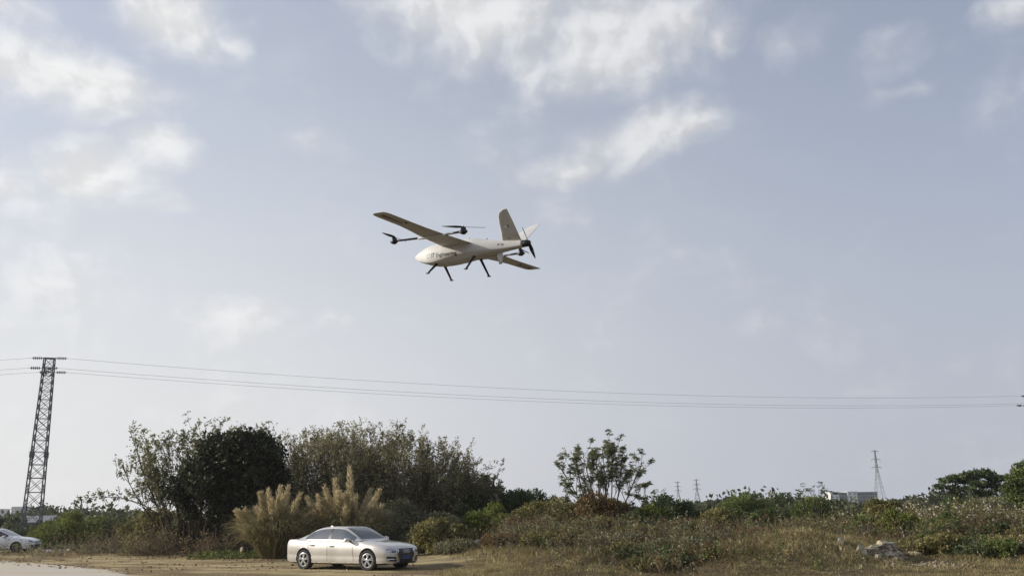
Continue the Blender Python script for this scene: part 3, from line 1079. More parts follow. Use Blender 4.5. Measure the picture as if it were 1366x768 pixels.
def umbel_tree(px, Y, top, spread, label, name, nst, nbr, ntw, size, seed, leafk='umbrella', rs=.05, start=.35, woodm=None, cat_='tree', ros=9, leanx=0.0):
    r = np.random.default_rng(seed)
    base = on_ground(px, Y)
    h = at(px, top, Y)[2] - base[2]
    w = spread / FPX * Y
    a = np.linspace(-1, 1, nst) + r.normal(0, .08, nst)
    B = np.stack([a * .12, r.normal(0, .1, nst), np.full(nst, -.1)], 1)
    tip = np.stack([a * w * .40 + leanx, r.normal(0, w * .16, nst), h * (.84 - .20 * np.abs(a) ** 1.6)], 1)
    D = tip - B
    L = np.linalg.norm(D, axis=1)
    P, R = polyline(B, unit(D), L, np.full(nst, rs), r, 7, .06, .25, .35)
    wd = []
    trunks = [poly_tubes(P[i:i + 1], R[i:i + 1], 6) for i in range(nst)]
    bp, bd, bl, br = children(P, R, nbr, r, start, .97, (24, 58), (.20, .40), L, .65, .12)
    BP, BR = polyline(bp, bd, bl, br, r, 4, .10, .5, .4)
    wd.append(poly_tubes(BP, BR, 4))
    tp, td, tl, tr_ = children(BP, BR, ntw, r, .4, 1, (20, 45), (.25, .5), bl, .7, .2)
    TP, TR = polyline(tp, td, tl, tr_, r, 3, .1, .5, .5)
    wd.append(poly_tubes(TP, TR, 3))
    tips = np.concatenate([TP[:, -1], BP[:, -1], P[:, -1]])
    lv = rosettes(tips, r, ros, size)
    return plant(name, label, cat_, base, lv, cat(wd), LEAF[leafk], woodm or BARK, None, 'twigs', 'crown', trunks=trunks)


umbel_tree(806, 49, 575, 166, 'open umbrella leaved tree with forking limbs behind the red brown bush', 'umbrella_tree', 12, 9, 7, .17, 44, leanx=.1, start=.42)
umbel_tree(768, 48, 632, 80, 'low umbrella leaved sapling at the left of the umbrella leaved tree', 'umbrella_tree', 4, 5, 3, .21, 45, rs=.03)
umbel_tree(852, 50, 628, 84, 'thin umbrella leaved sapling leaning right of the umbrella leaved tree', 'umbrella_tree', 4, 5, 3, .21, 46, rs=.03, leanx=.5)
umbel_tree(1091, 56, 633, 44, 'thin stalked plant with dark flat heads left of the apartment block', 'umbel_plant', 9, 2, 1, .2, 48, 'deep', .016, .55, cat_='plant', ros=7)


# ---- pampas clumps
def pampas(px, Y, wpx, top, nplume, label, seed, tall=None):
    r = np.random.default_rng(seed)
    base = on_ground(px, Y)
    h = at(px, top, Y)[2] - base[2]
    w = wpx / FPX * Y
    n = 2200
    th = r.uniform(0, 6.283, n)
    q = np.sqrt(r.uniform(0, 1, n))
    B = np.stack([np.cos(th) * q * w * .27, np.sin(th) * q * w * .22, np.full(n, -.02)], 1)
    out = r.uniform(.05, .40, n) + q * .30
    D = np.stack([np.cos(th) * out, np.sin(th) * out, np.ones(n)], 1)
    L = h * r.uniform(.45, .90, n)
    bl = ribbons(arch(B, D, L, r, 7, 1.2), np.full(n, .035), r)
    root = thing('pampas_grass', label, 'pampas grass', base)
    o = obj('blades', bl[0], bl[1], LEAF['pampas'], root)
    o['kind'] = 'stuff'
    for k in range(nplume):
        a = r.uniform(0, 6.283)
        qq = np.sqrt(r.uniform(0, 1))
        ln = h * r.uniform(.55, .97) * (1.04 - .18 * qq)
        le = .80 * qq
        if tall and k == 0:
            a, le, ln = tall[0], tall[1], h * tall[2]
        b0 = np.array([[np.cos(a) * qq * w * .10, np.sin(a) * qq * w * .09, 0.]])
        d0 = np.array([[np.cos(a) * le, np.sin(a) * le * .8, 1.]])
        SP = arch(b0, d0, np.array([ln]), r, 8, .22, .02)
        SR = np.linspace(.012, .004, 9)[None]
        stalk = poly_tubes(SP, SR, 3)
        m = 340
        t = r.uniform(0, 1, m)
        f = .54 + .46 * t
        x = f * 8
        i = np.minimum(x.astype(int), 7)
        p = SP[0][i] * (1 - (x - i))[:, None] + SP[0][i + 1] * (x - i)[:, None]
        ax = unit(SP[0][8] - SP[0][6])
        sd = unit(r.normal(size=(m, 3)) + np.array([.25, 0, -.1]))
        dd = unit(ax * 1.5 + sd * .8)
        rad = .13 * np.sin(np.clip(t, .05, 1) ** .7 * np.pi * .93) + .03
        pv = leaf_quads(p + sd * rad[:, None] * .5, dd, .13 + rad * .9, r, .13, .5)
        po = obj('plume', *pv, LEAF['plume'], root)
        obj('stalk', *stalk, TWIG, po)
    return root


pampas(368, 42.5, 56, 644, 34, 'left pampas clump with upright buff plumes, behind the rear of the silver car', 51)
pampas(464, 43.2, 62, 634, 52, 'right pampas clump, larger and golden, with one tall plume, behind the silver car roof', 52, tall=(-.1, .08, 1.10))


# ---- dry grass and weeds underfoot (nobody could count them)
def scatter(n, x0, x1, y0, y1, r, dens):
    """Points on the ground, thinned by a 0..1 density function."""
    x, y = r.uniform(x0, x1, n), r.uniform(y0, y1, n)
    k = r.uniform(size=n) < dens(x, y)
    x, y = x[k], y[k]
    return np.stack([x, y, height(x, y)], 1)


_pn = [(rng.uniform(-1, 1, 2), rng.uniform(0, 6.28), w) for w in (.5, .8, 1.3, 2.0, 3.1) for _ in range(3)]


def patch(x, y, seed=0):
    v = 0
    for d, ph, w in _pn:
        d = d / np.linalg.norm(d)
        v = v + np.sin((x * d[0] + y * d[1]) * w + ph * (1 + seed))
    return 1 / (1 + np.exp(-v * .8))


def grass_field(name, label, pts, r, lo, hi, width, m, per=7, spread=.09, lean=.5, tall=None):
    P = np.repeat(pts, per, 0)
    n = len(P)
    P = P + np.concatenate([r.normal(0, spread, (n, 2)), np.full((n, 1), -.015)], 1)
    D = unit(np.concatenate([r.normal(0, lean, (n, 2)), np.ones((n, 1))], 1))
    L = (np.repeat(r.uniform(lo, hi, len(pts)), per) * r.uniform(.5, 1.1, n))[:, None]
    if tall is not None:
        L = L * np.repeat(tall(pts), per)[:, None]
    s = unit(np.cross(D, r.normal(size=(n, 3)))) * width
    bend = np.concatenate([r.normal(0, .35, (n, 2)), np.full((n, 1), -.12)], 1) * L
    V = np.stack([P - s, P + s, P + D * L * .55 + s * .8, P + D * L + bend * .6, P + D * L * .55 - s * .8], 1).reshape(-1, 3)
    F = np.arange(5 * n).reshape(n, 5)
    return tag(obj(name, V, F, m), label, kind='stuff')


LEAF['straw'] = leaf_mat('grass_straw', [(.12, .098, .042), (.22, .18, .082), (.34, .285, .14), (.48, .41, .225)], trans=.35, patch=.5, scale=.9)
LEAF['sedge'] = leaf_mat('grass_green', [(.045, .050, .018), (.080, .085, .028), (.13, .125, .045)], trans=.35, patch=.4)


def right_side(x, y):
    return smoothstep(-3.0, -.8, x - (y - 28) * .06 + .5 * np.sin(y * .9)) * smoothstep(52, 44, y)


def on_mound(p):
    return (.42 + .58 * np.clip(p[:, 2] / .35, 0, 1)) * (.55 + .45 * smoothstep(25, 30, p[:, 1]))


rg = np.random.default_rng(90)
pts = scatter(95000, -5, 30, 21, 52, rg, lambda x, y: right_side(x, y) * (.35 + .65 * patch(x, y)) * smoothstep(60, 30, y) * (1 - .8 * np.exp(-((x - 5.2) / 2.0) ** 2 - ((y - 32) / 5.0) ** 2)) * (1 - .65 * np.exp(-((x - 12.6) / 1.25) ** 4 - ((y - 30.0) / 1.0) ** 4)))
grass_field('dry_grass', 'dry straw coloured grass over the mounds on the right', pts, rg, .14, .44, .0055, LEAF['straw'], tall=on_mound)
pts = scatter(16000, -5, 30, 21, 52, rg, lambda x, y: right_side(x, y) * (patch(x, y, 1) > .6))
grass_field('green_grass', 'green grass in patches among the dry grass', pts, rg, .12, .34, .007, LEAF['sedge'], tall=on_mound)
pts = scatter(16000, -45, -1, 36, 62, rg, lambda x, y: (patch(x, y, 2) > .55) * smoothstep(40, 47, y - (x + 30) * -.02) * (y > 40.5 + 0 * x) * (.25 + .75 * smoothstep(41, 46, y)))
grass_field('verge_grass', 'thin dry grass and leaf litter on the sandy verge', pts, rg, .05, .22, .012, LEAF['dry'], 6, .14, .8)


def weed_field(name, label, pts, r, hs, leafm, leaf, per, stem_r=.006, heads=None):
    n = len(pts)
    D = r.normal(0, .30, (n, 3)) + np.array([0, 0, 1])
    L = r.uniform(hs[0], hs[1], n)
    P, R = polyline(pts + np.array([0, 0, -.03]), D, L, np.full(n, stem_r), r, 3, .14, 0)
    tp, td, tl, tr_ = children(P, R, 3, r, .2, .95, (25, 60), (.3, .6), L, .6, .1)
    TP, TR = polyline(tp, td, tl, tr_, r, 2, .12, 0)
    V1, F1 = cat([poly_tubes(P, R, 3), poly_tubes(TP, TR, 3)])
    lp, ld = sample_on(P, n * per // 2, r, .1)
    l2, d2 = sample_on(TP, n * per // 2, r, .1)
    lp, ld = np.concatenate([lp, l2]), np.concatenate([ld, d2])
    V2, F2 = leaf_quads(lp, unit(ld * .5 + r.normal(size=ld.shape) * .8), np.full(len(lp), leaf), r, .45, .4)
    me = mesh_from(name, np.concatenate([V1, V2]), np.concatenate([F1, F2 + len(V1)]))
    o = link(name, me, TWIG)
    me.materials.append(leafm)
    me.polygons.foreach_set('material_index', np.concatenate([np.zeros(len(F1), np.int32), np.ones(len(F2), np.int32)]))
    return tag(o, label, kind='stuff')


hollow = lambda x, y: np.exp(-((x - 5.4) / 2.6) ** 2 - ((y - 32.5) / 5.5) ** 2) * .95 + smoothstep(33.5, 37, y + 1.5 * np.sin(x * .9)) * (1 - .9 * np.exp(-((x - 10.2) / 3.0) ** 2 - ((y - 33.5) / 3.2) ** 2)) * .8 + np.exp(-((x - 18) / 2.6) ** 2 - ((y - 33) / 2.5) ** 2) * .4
pts = scatter(8500, -4, 30, 26, 54, rg, lambda x, y: right_side(x, y * .98) * hollow(x, y) * (.3 + .7 * patch(x, y, 3)))
weed_field('brown_weeds', 'dead brown knee high weeds between the bushes on the right', pts, rg, (.4, 1.2), LEAF['brown'], .085, 12)
pts = scatter(9500, -4, 30, 26, 54, rg, lambda x, y: right_side(x, y * .98) * hollow(x, y) * (patch(x, y, 4) > .45) * .8)
weed_field('grey_weeds', 'grey olive weeds filling the gaps between the bushes', pts, rg, (.4, 1.25), LEAF['grey'], .085, 14)
pts = scatter(4200, -4, 30, 27, 56, rg, lambda x, y: right_side(x, y * .98) * hollow(x, y) * (patch(x, y, 5) > .5) * .8)
weed_field('green_weeds', 'low green weeds filling the gaps between the bushes', pts, rg, (.35, 1.1), LEAF['green'], .095, 16)
pts = scatter(2600, -1, 30, 31, 50, rg, lambda x, y: right_side(x, y) * smoothstep(30, 37, y) * (.2 + .8 * patch(x, y, 12)))
weed_field('dead_stalks', 'tall bare dead stalks tangled through the scrub on the right', pts, rg, (.7, 1.5), LEAF['dry'], .07, 4, .009)
pts = scatter(2600, -40, 0, 46, 62, rg, lambda x, y: smoothstep(46.2, 48.5, y + x * .02) * (.3 + .7 * patch(x, y, 6)))
weed_field('shade_weeds', 'dull weeds and fallen twigs along the foot of the thicket', pts, rg, (.25, .9), LEAF['grey'], .09, 12)
pts = scatter(900, -15, -8.6, 42.6, 46.5, rg, lambda x, y: .35 + .65 * patch(x, y, 7))
weed_field('creeping_weeds', 'low green creeping weeds in front of the left pampas clump', pts, rg, (.12, .4), LEAF['green'], .09, 14)

# far scrub: belts that read as one mass towards the horizon
def far_scrub(name, label, y0, y1, n, hs, leafm, leaf, seed, px=(-100, 1480)):
    r = np.random.default_rng(seed)
    Vs = []
    k = 0
    for i in range(n):
        Y = r.uniform(y0, y1)
        p = r.uniform(*px)
        b = on_ground(p, Y)
        h = r.uniform(*hs) * (1 + .25 * math.sin(p * .021 + seed))
        m = int(340)
        v = unit(r.normal(size=(m, 3)))
        v[:, 2] = np.abs(v[:, 2])
        c = b + v * np.array([h * 1.1, h * 1.0, h]) * r.uniform(.5, 1.02, (m, 1)) * (1 + .25 * np.sin(v[:, :1] * 5 + i) * np.cos(v[:, 1:2] * 4))
        V, F = leaf_quads(c, unit(v + r.normal(0, .8, v.shape)), np.full(m, leaf * Y / 80), r, .7)
        Vs.append(V)
    V = np.concatenate(Vs)
    return tag(obj(name, V, np.arange(len(V)).reshape(-1, 4), leafm), label, kind='stuff')


far_scrub('far_scrub', 'low mixed scrub receding behind the bushes', 66, 120, 330, (1.1, 2.1), LEAF['far'], .42, 61)
far_scrub('far_wood', 'hazy line of far off trees along the horizon', 140, 420, 420, (2.0, 4.4), LEAF['far'], .40, 62)


# ------------------------------------------------------------------ hills
def hills():
    xs = np.linspace(-1400, 1440, 120)
    prof = 4 + 7 * np.exp(-((xs - 620) / 260) ** 2) + 9 * np.exp(-((xs - 260) / 160) ** 2) + 8 * np.exp(-((xs + 700) / 300) ** 2) + 2.5 * np.sin(xs * .021) + 1.6 * np.sin(xs * .057 + 1)
    rows = []
    for f, y in ((0, 1180), (.35, 1230), (.8, 1300), (1, 1350), (.7, 1400), (0, 1470)):
        rows.append(np.stack([xs, np.full_like(xs, y) + 12 * np.sin(xs * .03 + y), np.maximum(prof * f * (1 + .08 * np.sin(xs * .08 + y)), -1)], 1))
    V = np.stack(rows, 0).reshape(-1, 3)
    nx = len(xs)
    i = (np.arange(5)[:, None] * nx + np.arange(nx - 1)).ravel()
    F = np.stack([i, i + 1, i + nx + 1, i + nx], 1)
    m = plain('wooded_slope', (.05, .06, .03), .95, noise=.5, scale=.05)
    tag(obj('hills', V, F, m, smooth=True), 'low wooded hills on the horizon', kind='structure')


hills()

# ------------------------------------------------------------------ materials for made things
STEEL = plain('galvanised_steel', (.17, .175, .18), .55, .35, noise=.3, scale=3)
STEEL_D = plain('weathered_steel', (.11, .112, .118), .6, .3, noise=.3, scale=3)
PORCELAIN = plain('porcelain_grey', (.18, .19, .19), .35)
WIRE = plain('aluminium_cable', (.32, .33, .34), .5, .2)
WHITE = plain('airframe_white', (.56, .555, .54), .5, noise=.04, scale=5, spec=.25)
BLACK = plain('carbon_black', (.012, .012, .014), .42)
INK = plain('print_black', (.02, .02, .022), .5)
RED = plain('print_maroon', (.12, .03, .03), .5)
GREYP = plain('print_grey', (.16, .15, .14), .5)


# ------------------------------------------------------------------ lattice pylon
def near_pylon(name, label, loc, rotz, H, s0, s1, line_dir, group):
    root = thing(name, label, 'pylon', loc, rotz, group)
    half = lambda z: (s0 + (s1 - s0) * z / H) / 2
    cor = [(-1, -1), (1, -1), (1, 1), (-1, 1)]
    P = lambda c, z: np.array([c[0] * half(z), c[1] * half(z), z])
    for c in cor:
        leg = MB().bar(P(c, -.2), P(c, H), .09)
        leg.build('leg', STEEL, root)
    zs = [0.25]
    st = 1.35
    while zs[-1] + st * .75 < H:
        zs.append(zs[-1] + st)
        st = max(.62, st * .945)
    zs[-1] = H
    plate_i = len(zs) // 3
    for j, z in enumerate(zs):
        for q in range(4):
            a, b = cor[q], cor[(q + 1) % 4]
            MB().bar(P(a, z), P(b, z), .045).build('brace', STEEL_D, root)
            if j + 1 < len(zs):
                z2 = zs[j + 1]
                n = np.cross(P(b, z) - P(a, z), np.array([0, 0, 1.]))
                n = n / np.linalg.norm(n) * .035
                MB().bar(P(a, z) + n, P(b, z2) + n, .038).build('brace', STEEL_D, root)
                MB().bar(P(b, z) - n, P(a, z2) - n, .038).build('brace', STEEL_D, root)
    zj = H * .47
    for c in cor:
        MB().box(P(c, zj), (.18, .18, .5)).build('joint_plate', STEEL_D, root)
    # arms: one pair across the line, a third of the way from the top
    ld = np.array([math.cos(line_dir - rotz), math.sin(line_dir - rotz), 0])
    ac = np.array([-ld[1], ld[0], 0])
    ends = []
    za = H - 1.0
    for sgn in (-1, 1):
        e = ac * sgn * 1.15 + np.array([0, 0, za])
        m = MB()
        for k in (-.33, .33):
            m.bar(ld * k + np.array([0, 0, za]), e, .07)
        m.bar(np.array([0, 0, za - .5]) + ac * sgn * half(za), e, .06)
        m.build('crossarm', STEEL_D, root)
        ends.append(e)
    MB().bar(-ld * .55 + np.array([0, 0, H + .02]), ld * .55 + np.array([0, 0, H + .02]), .09).build('crossarm', STEEL_D, root)
    ends.append(np.array([0, 0, H + .02]))
    tips = []
    for i, e in enumerate(ends):
        for sgn in (-1, 1):
            a = e + ld * sgn * (.42 if i == 2 else .12)
            m = MB()
            m.tube(a, a + ld * sgn * 1.0, .025, k=6)
            for d in range(5):
                c = a + ld * sgn * (.24 + .15 * d)
                m.lathe([(.02, -.05), (.13, -.01), (.13, .01), (.03, .05)], c, ld * sgn, 10)
            ins = m.build('insulator', PORCELAIN, root)
            tips.append(((i, sgn), a + ld * sgn * 1.0))
    M = Matrix.Translation(Vector(tuple(map(float, loc)))) @ Matrix.Rotation(rotz, 4, 'Z')
    return root, {k: np.array(M @ Vector(tuple(map(float, v)))) for k, v in tips}


pA = on_ground(43, 75)
pB = on_ground(1399, 112)
pC = np.array([-190.0, 66.0, 0.0])
dAB = math.atan2(pB[1] - pA[1], pB[0] - pA[0])
HA = at(63.5, 478, 75)[2] - pA[2]
_, tA = near_pylon('lattice_pylon', 'slim grey lattice pylon standing behind the white car at the left', pA, RAD(18), HA, 1.36, .74, dAB * .5, 'pylons of the power line')
HB = at(1399, 528, 112)[2] - pB[2]
rB, tB = near_pylon('lattice_pylon', 'lattice pylon just beyond the right edge where the wires end', pB, RAD(18), HB, 1.36, .74, dAB, 'pylons of the power line')


def wire(a, b, sag, label, n=40):
    t = np.linspace(0, 1, n)
    P = a[None] * (1 - t)[:, None] + b[None] * t[:, None]
    P[:, 2] -= sag * 4 * t * (1 - t)
    V, F = tubes(P[:-1], P[1:], np.full(n - 1, .011), np.full(n - 1, .011), 4)
    tag(obj('power_line', V, F, WIRE), label, 'power line', 'wires of the power line')


NM = {2: 'topmost wire', 0: 'middle wire', 1: 'lowest wire'}
for i in range(3):
    wire(tA[(i, 1)], tB[(i, -1)], 1.35, '%s running from the near lattice pylon to the right edge' % NM[i])
    e = tA[(i, -1)] + np.array([-130, -8, 0.0])
    wire(tA[(i, -1)], e, 2.0, '%s running from the near lattice pylon to the left edge' % NM[i])


# far lattice towers
def far_tower(px, top, base_py, Y, wpx, label, group=None, arms=3):
    b = on_ground(px[1], Y)
    t = at(px[0], top, Y)
    H = t[2] - b[2]
    root = thing('transmission_tower', label, 'pylon', b, 0, group)
    s0 = wpx / FPX * Y / 2
    r_ = .0005 * Y * .38
    zs = [0, .2, .36, .5, .61, .7, .78, .85, .92, 1.0]
    f = lambda u: s0 * (1 - u * 1.25 if u < .68 else .15 - (u - .68) * .25)
    for c in ((-1, -1), (1, -1), (1, 1), (-1, 1)):
        MB().path([(c[0] * f(u), c[1] * f(u), u * H) for u in zs], [r_] * len(zs), 4).build('leg', STEEL, root)
    cr = [(-1, -1), (1, -1), (1, 1), (-1, 1)]
    for u, v in zip(zs[:-1], zs[1:]):
        for q in range(4):
            a, c = cr[q], cr[(q + 1) % 4]
            MB().tube((a[0] * f(u), a[1] * f(u), u * H), (c[0] * f(v), c[1] * f(v), v * H), r_ * .55, k=3).build('brace', STEEL, root)
            MB().tube((c[0] * f(u), c[1] * f(u), u * H), (a[0] * f(v), a[1] * f(v), v * H), r_ * .55, k=3).build('brace', STEEL, root)
    for k in range(arms):
        u = (.72, .85, .985, .6)[k]
        wd = s0 * (.85, .75, .62, .95)[k]
        for s in (-1, 1):
            m = MB()
            m.tube((0, 0, u * H + wd * .2), (s * wd, 0, u * H), r_, r_ * .6, 4)
            m.tube((0, 0, u * H - wd * .06), (s * wd, 0, u * H), r_, r_ * .6, 4)
            m.tube((s * wd, 0, u * H), (s * wd, 0, u * H - wd * .4), r_ * .7, k=4)
            m.build('crossarm', STEEL, root)
    return root


far_tower((1170, 1177), 600, 672, 400, 15, 'tall slim far transmission tower above the bushes right of the apartment block')
far_tower((931, 932), 639, 681, 640, 12, 'right and larger of the twin far transmission towers')
far_tower((906, 906.5), 642, 681, 780, 10, 'left and fainter of the twin far transmission towers')
pb = on_ground(85, 300)
mast = thing('pole', 'thin far mast standing alone left of the yellow green bush', 'pole', pb)
MB().tube((0, 0, 0), (0, 0, at(85, 679, 300)[2] - pb[2]), .16, .1, 6).build('shaft', STEEL, mast)
MB().box((0, 0, at(85, 680, 300)[2] - pb[2]), (.9, .1, .1)).build('crossarm', STEEL, mast)


# ------------------------------------------------------------------ far buildings
WALL_W = plain('render_white', (.66, .66, .64), .8, noise=.06, scale=.3)
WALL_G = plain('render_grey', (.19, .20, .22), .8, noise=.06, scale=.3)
WALL_P = plain('render_hazed', (.33, .345, .37), .8, noise=.06, scale=.2)  # distance haze is partly put into this bluish wall colour
PANE = plain('dark_window', (.05, .06, .07), .2)


def block(parent, x0, x1, z1, d, m, rows, cols, y0=0.0, name='wall', win=(.55, .5), parapet=True):
    MB().box(((x0 + x1) / 2, y0 + d / 2, z1 / 2), (x1 - x0, d, z1)).build(name, m, parent)
    if parapet:
        MB().box(((x0 + x1) / 2, y0 + d / 2, z1 + .25), (x1 - x0 + .4, d + .4, .5)).build('parapet', m, parent)
    fw, fh = (x1 - x0) / cols, z1 / rows
    me = mesh_from('window', *(lambda b: (np.concatenate(b.V), b.F))(MB().box((0, 0, 0), (fw * win[0], .12, fh * win[1]))))
    me.materials.append(PANE)
    for i in range(rows):
        for j in range(cols):
            o = bpy.data.objects.new('window', me)
            COL.objects.link(o)
            o.parent = parent
            o.location = (x0 + fw * (j + .5), y0 - .05, fh * (i + .55))


def bx(px, Y):
    return at(px, 680, Y)[0]


YB = 620
gb = 0.0
bz = lambda py, px: at(px, py, YB)[2]
o0 = bx(1138, YB)
apt = thing('apartment_building', 'long white and grey far apartment block rising over the bushes', 'building', (o0, YB, 0))
block(apt, bx(1110, YB) - o0, bx(1121.5, YB) - o0, bz(656.5, 1116), 14, WALL_W, 6, 2, 0, win=(.3, .4))
block(apt, bx(1121.5, YB) - o0, bx(1133, YB) - o0, bz(657, 1127), 12, WALL_G, 6, 3, 1.2, 'recessed_wall')
block(apt, bx(1133, YB) - o0, bx(1146, YB) - o0, bz(656, 1140), 14, WALL_W, 6, 2, 0, win=(.3, .4))
block(apt, bx(1146, YB) - o0, bx(1174, YB) - o0, bz(656.5, 1160), 12, WALL_G, 6, 8, 1.2, 'recessed_wall')
YT = 1000
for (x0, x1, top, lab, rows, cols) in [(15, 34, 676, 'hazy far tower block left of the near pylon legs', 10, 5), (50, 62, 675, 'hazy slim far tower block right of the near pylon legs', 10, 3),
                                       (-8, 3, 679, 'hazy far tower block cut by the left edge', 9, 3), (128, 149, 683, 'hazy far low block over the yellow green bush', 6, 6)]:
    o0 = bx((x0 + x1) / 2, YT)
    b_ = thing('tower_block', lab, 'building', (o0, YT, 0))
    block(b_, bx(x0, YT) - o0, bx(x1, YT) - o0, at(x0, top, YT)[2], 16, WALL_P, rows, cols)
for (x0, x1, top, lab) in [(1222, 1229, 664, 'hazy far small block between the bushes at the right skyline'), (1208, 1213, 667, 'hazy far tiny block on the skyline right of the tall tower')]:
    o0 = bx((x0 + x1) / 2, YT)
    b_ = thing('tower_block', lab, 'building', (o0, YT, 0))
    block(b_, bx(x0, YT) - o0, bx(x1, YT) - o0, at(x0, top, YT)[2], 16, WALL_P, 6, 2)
# low grey shed seen between the pylon legs
ps = on_ground(45, 128)
shed = thing('shed', 'low grey roofed shed seen through the near pylon legs', 'building', ps)
MB().box((0, 1.5, 1.0), (4.4, 3, 2.0)).build('wall', WALL_G, shed)
mb = MB()
mb.add([(-2.5, -.3, 2.0), (2.5, -.3, 2.0), (2.5, 3.3, 2.0), (-2.5, 3.3, 2.0), (-2.5, 1.5, 2.9), (2.5, 1.5, 2.9)], [(0, 1, 5, 4), (2, 3, 4, 5), (0, 4, 3), (1, 2, 5), (0, 3, 2, 1)])
mb.build('roof', WALL_G, shed)
MB().box((0, -.06, .85), (.9, .1, 1.7)).build('door', PANE, shed)


# ------------------------------------------------------------------ drone (fixed wing, four lifting rotors, pusher propeller)
def catmull(pts, k):
    """Smooth open curve through pts (n,d), k samples per span."""
    p = np.asarray(pts, float)
    p = np.concatenate([2 * p[:1] - p[1:2], p, 2 * p[-1:] - p[-2:-1]])
    out = []
    for i in range(1, len(p) - 2):
        t = np.linspace(0, 1, k, endpoint=False)[:, None]
        a, b, c, d = p[i - 1], p[i], p[i + 1], p[i + 2]
        out.append(.5 * ((2 * b) + (-a + c) * t + (2 * a - 5 * b + 4 * c - d) * t ** 2 + (-a + 3 * b - 3 * c + d) * t ** 3))
    out.append(p[-2:-1])
    return np.concatenate(out)


def loft(rings, close=True, cap=True):
    """rings (m,k,3) -> V, F"""
    rings = np.asarray(rings)
    m, k, _ = rings.shape
    V = rings.reshape(-1, 3)
    F = []
    for i in range(m - 1):
        for j in range(k if close else k - 1):
            F.append((i * k + j, i * k + (j + 1) % k, (i + 1) * k + (j + 1) % k, (i + 1) * k + j))
    if cap:
        F.append(tuple(range(k - 1, -1, -1)))
        F.append(tuple((m - 1) * k + j for j in range(k)))
    return V, F


def airfoil(xle, xte, y, z, tk, k=9):
    """Wing section in the xz plane at span y; x forward."""
    t = (1 - np.cos(np.linspace(0, np.pi, k))) / 2
    th = tk * 5 * (.2969 * np.sqrt(t) - .126 * t - .3516 * t ** 2 + .2843 * t ** 3 - .1015 * t ** 4) * .5
    cam_ = .03 * (1 - (2 * t - .8) ** 2 / 1.44)
    c = xle - xte
    up = np.stack([xle - t * c, np.full(k, y), z + (th + cam_ * .6) * c], 1)
    lo = np.stack([xle - t * c, np.full(k, y), z + (-th * .75 + cam_ * .6) * c], 1)
    return np.concatenate([up, lo[-2:0:-1]])


UM = Matrix(((-0.8402464893661351, -0.5406340755895057, 0.041238736878884366, -0.6503), (0.5382031756359218, -0.8408528357809398, -0.05747912920844333, 12.8986),
             (0.06575088473393047, -0.026101817381787233, 0.997494619677757, 5.5796), (0, 0, 0, 1)))


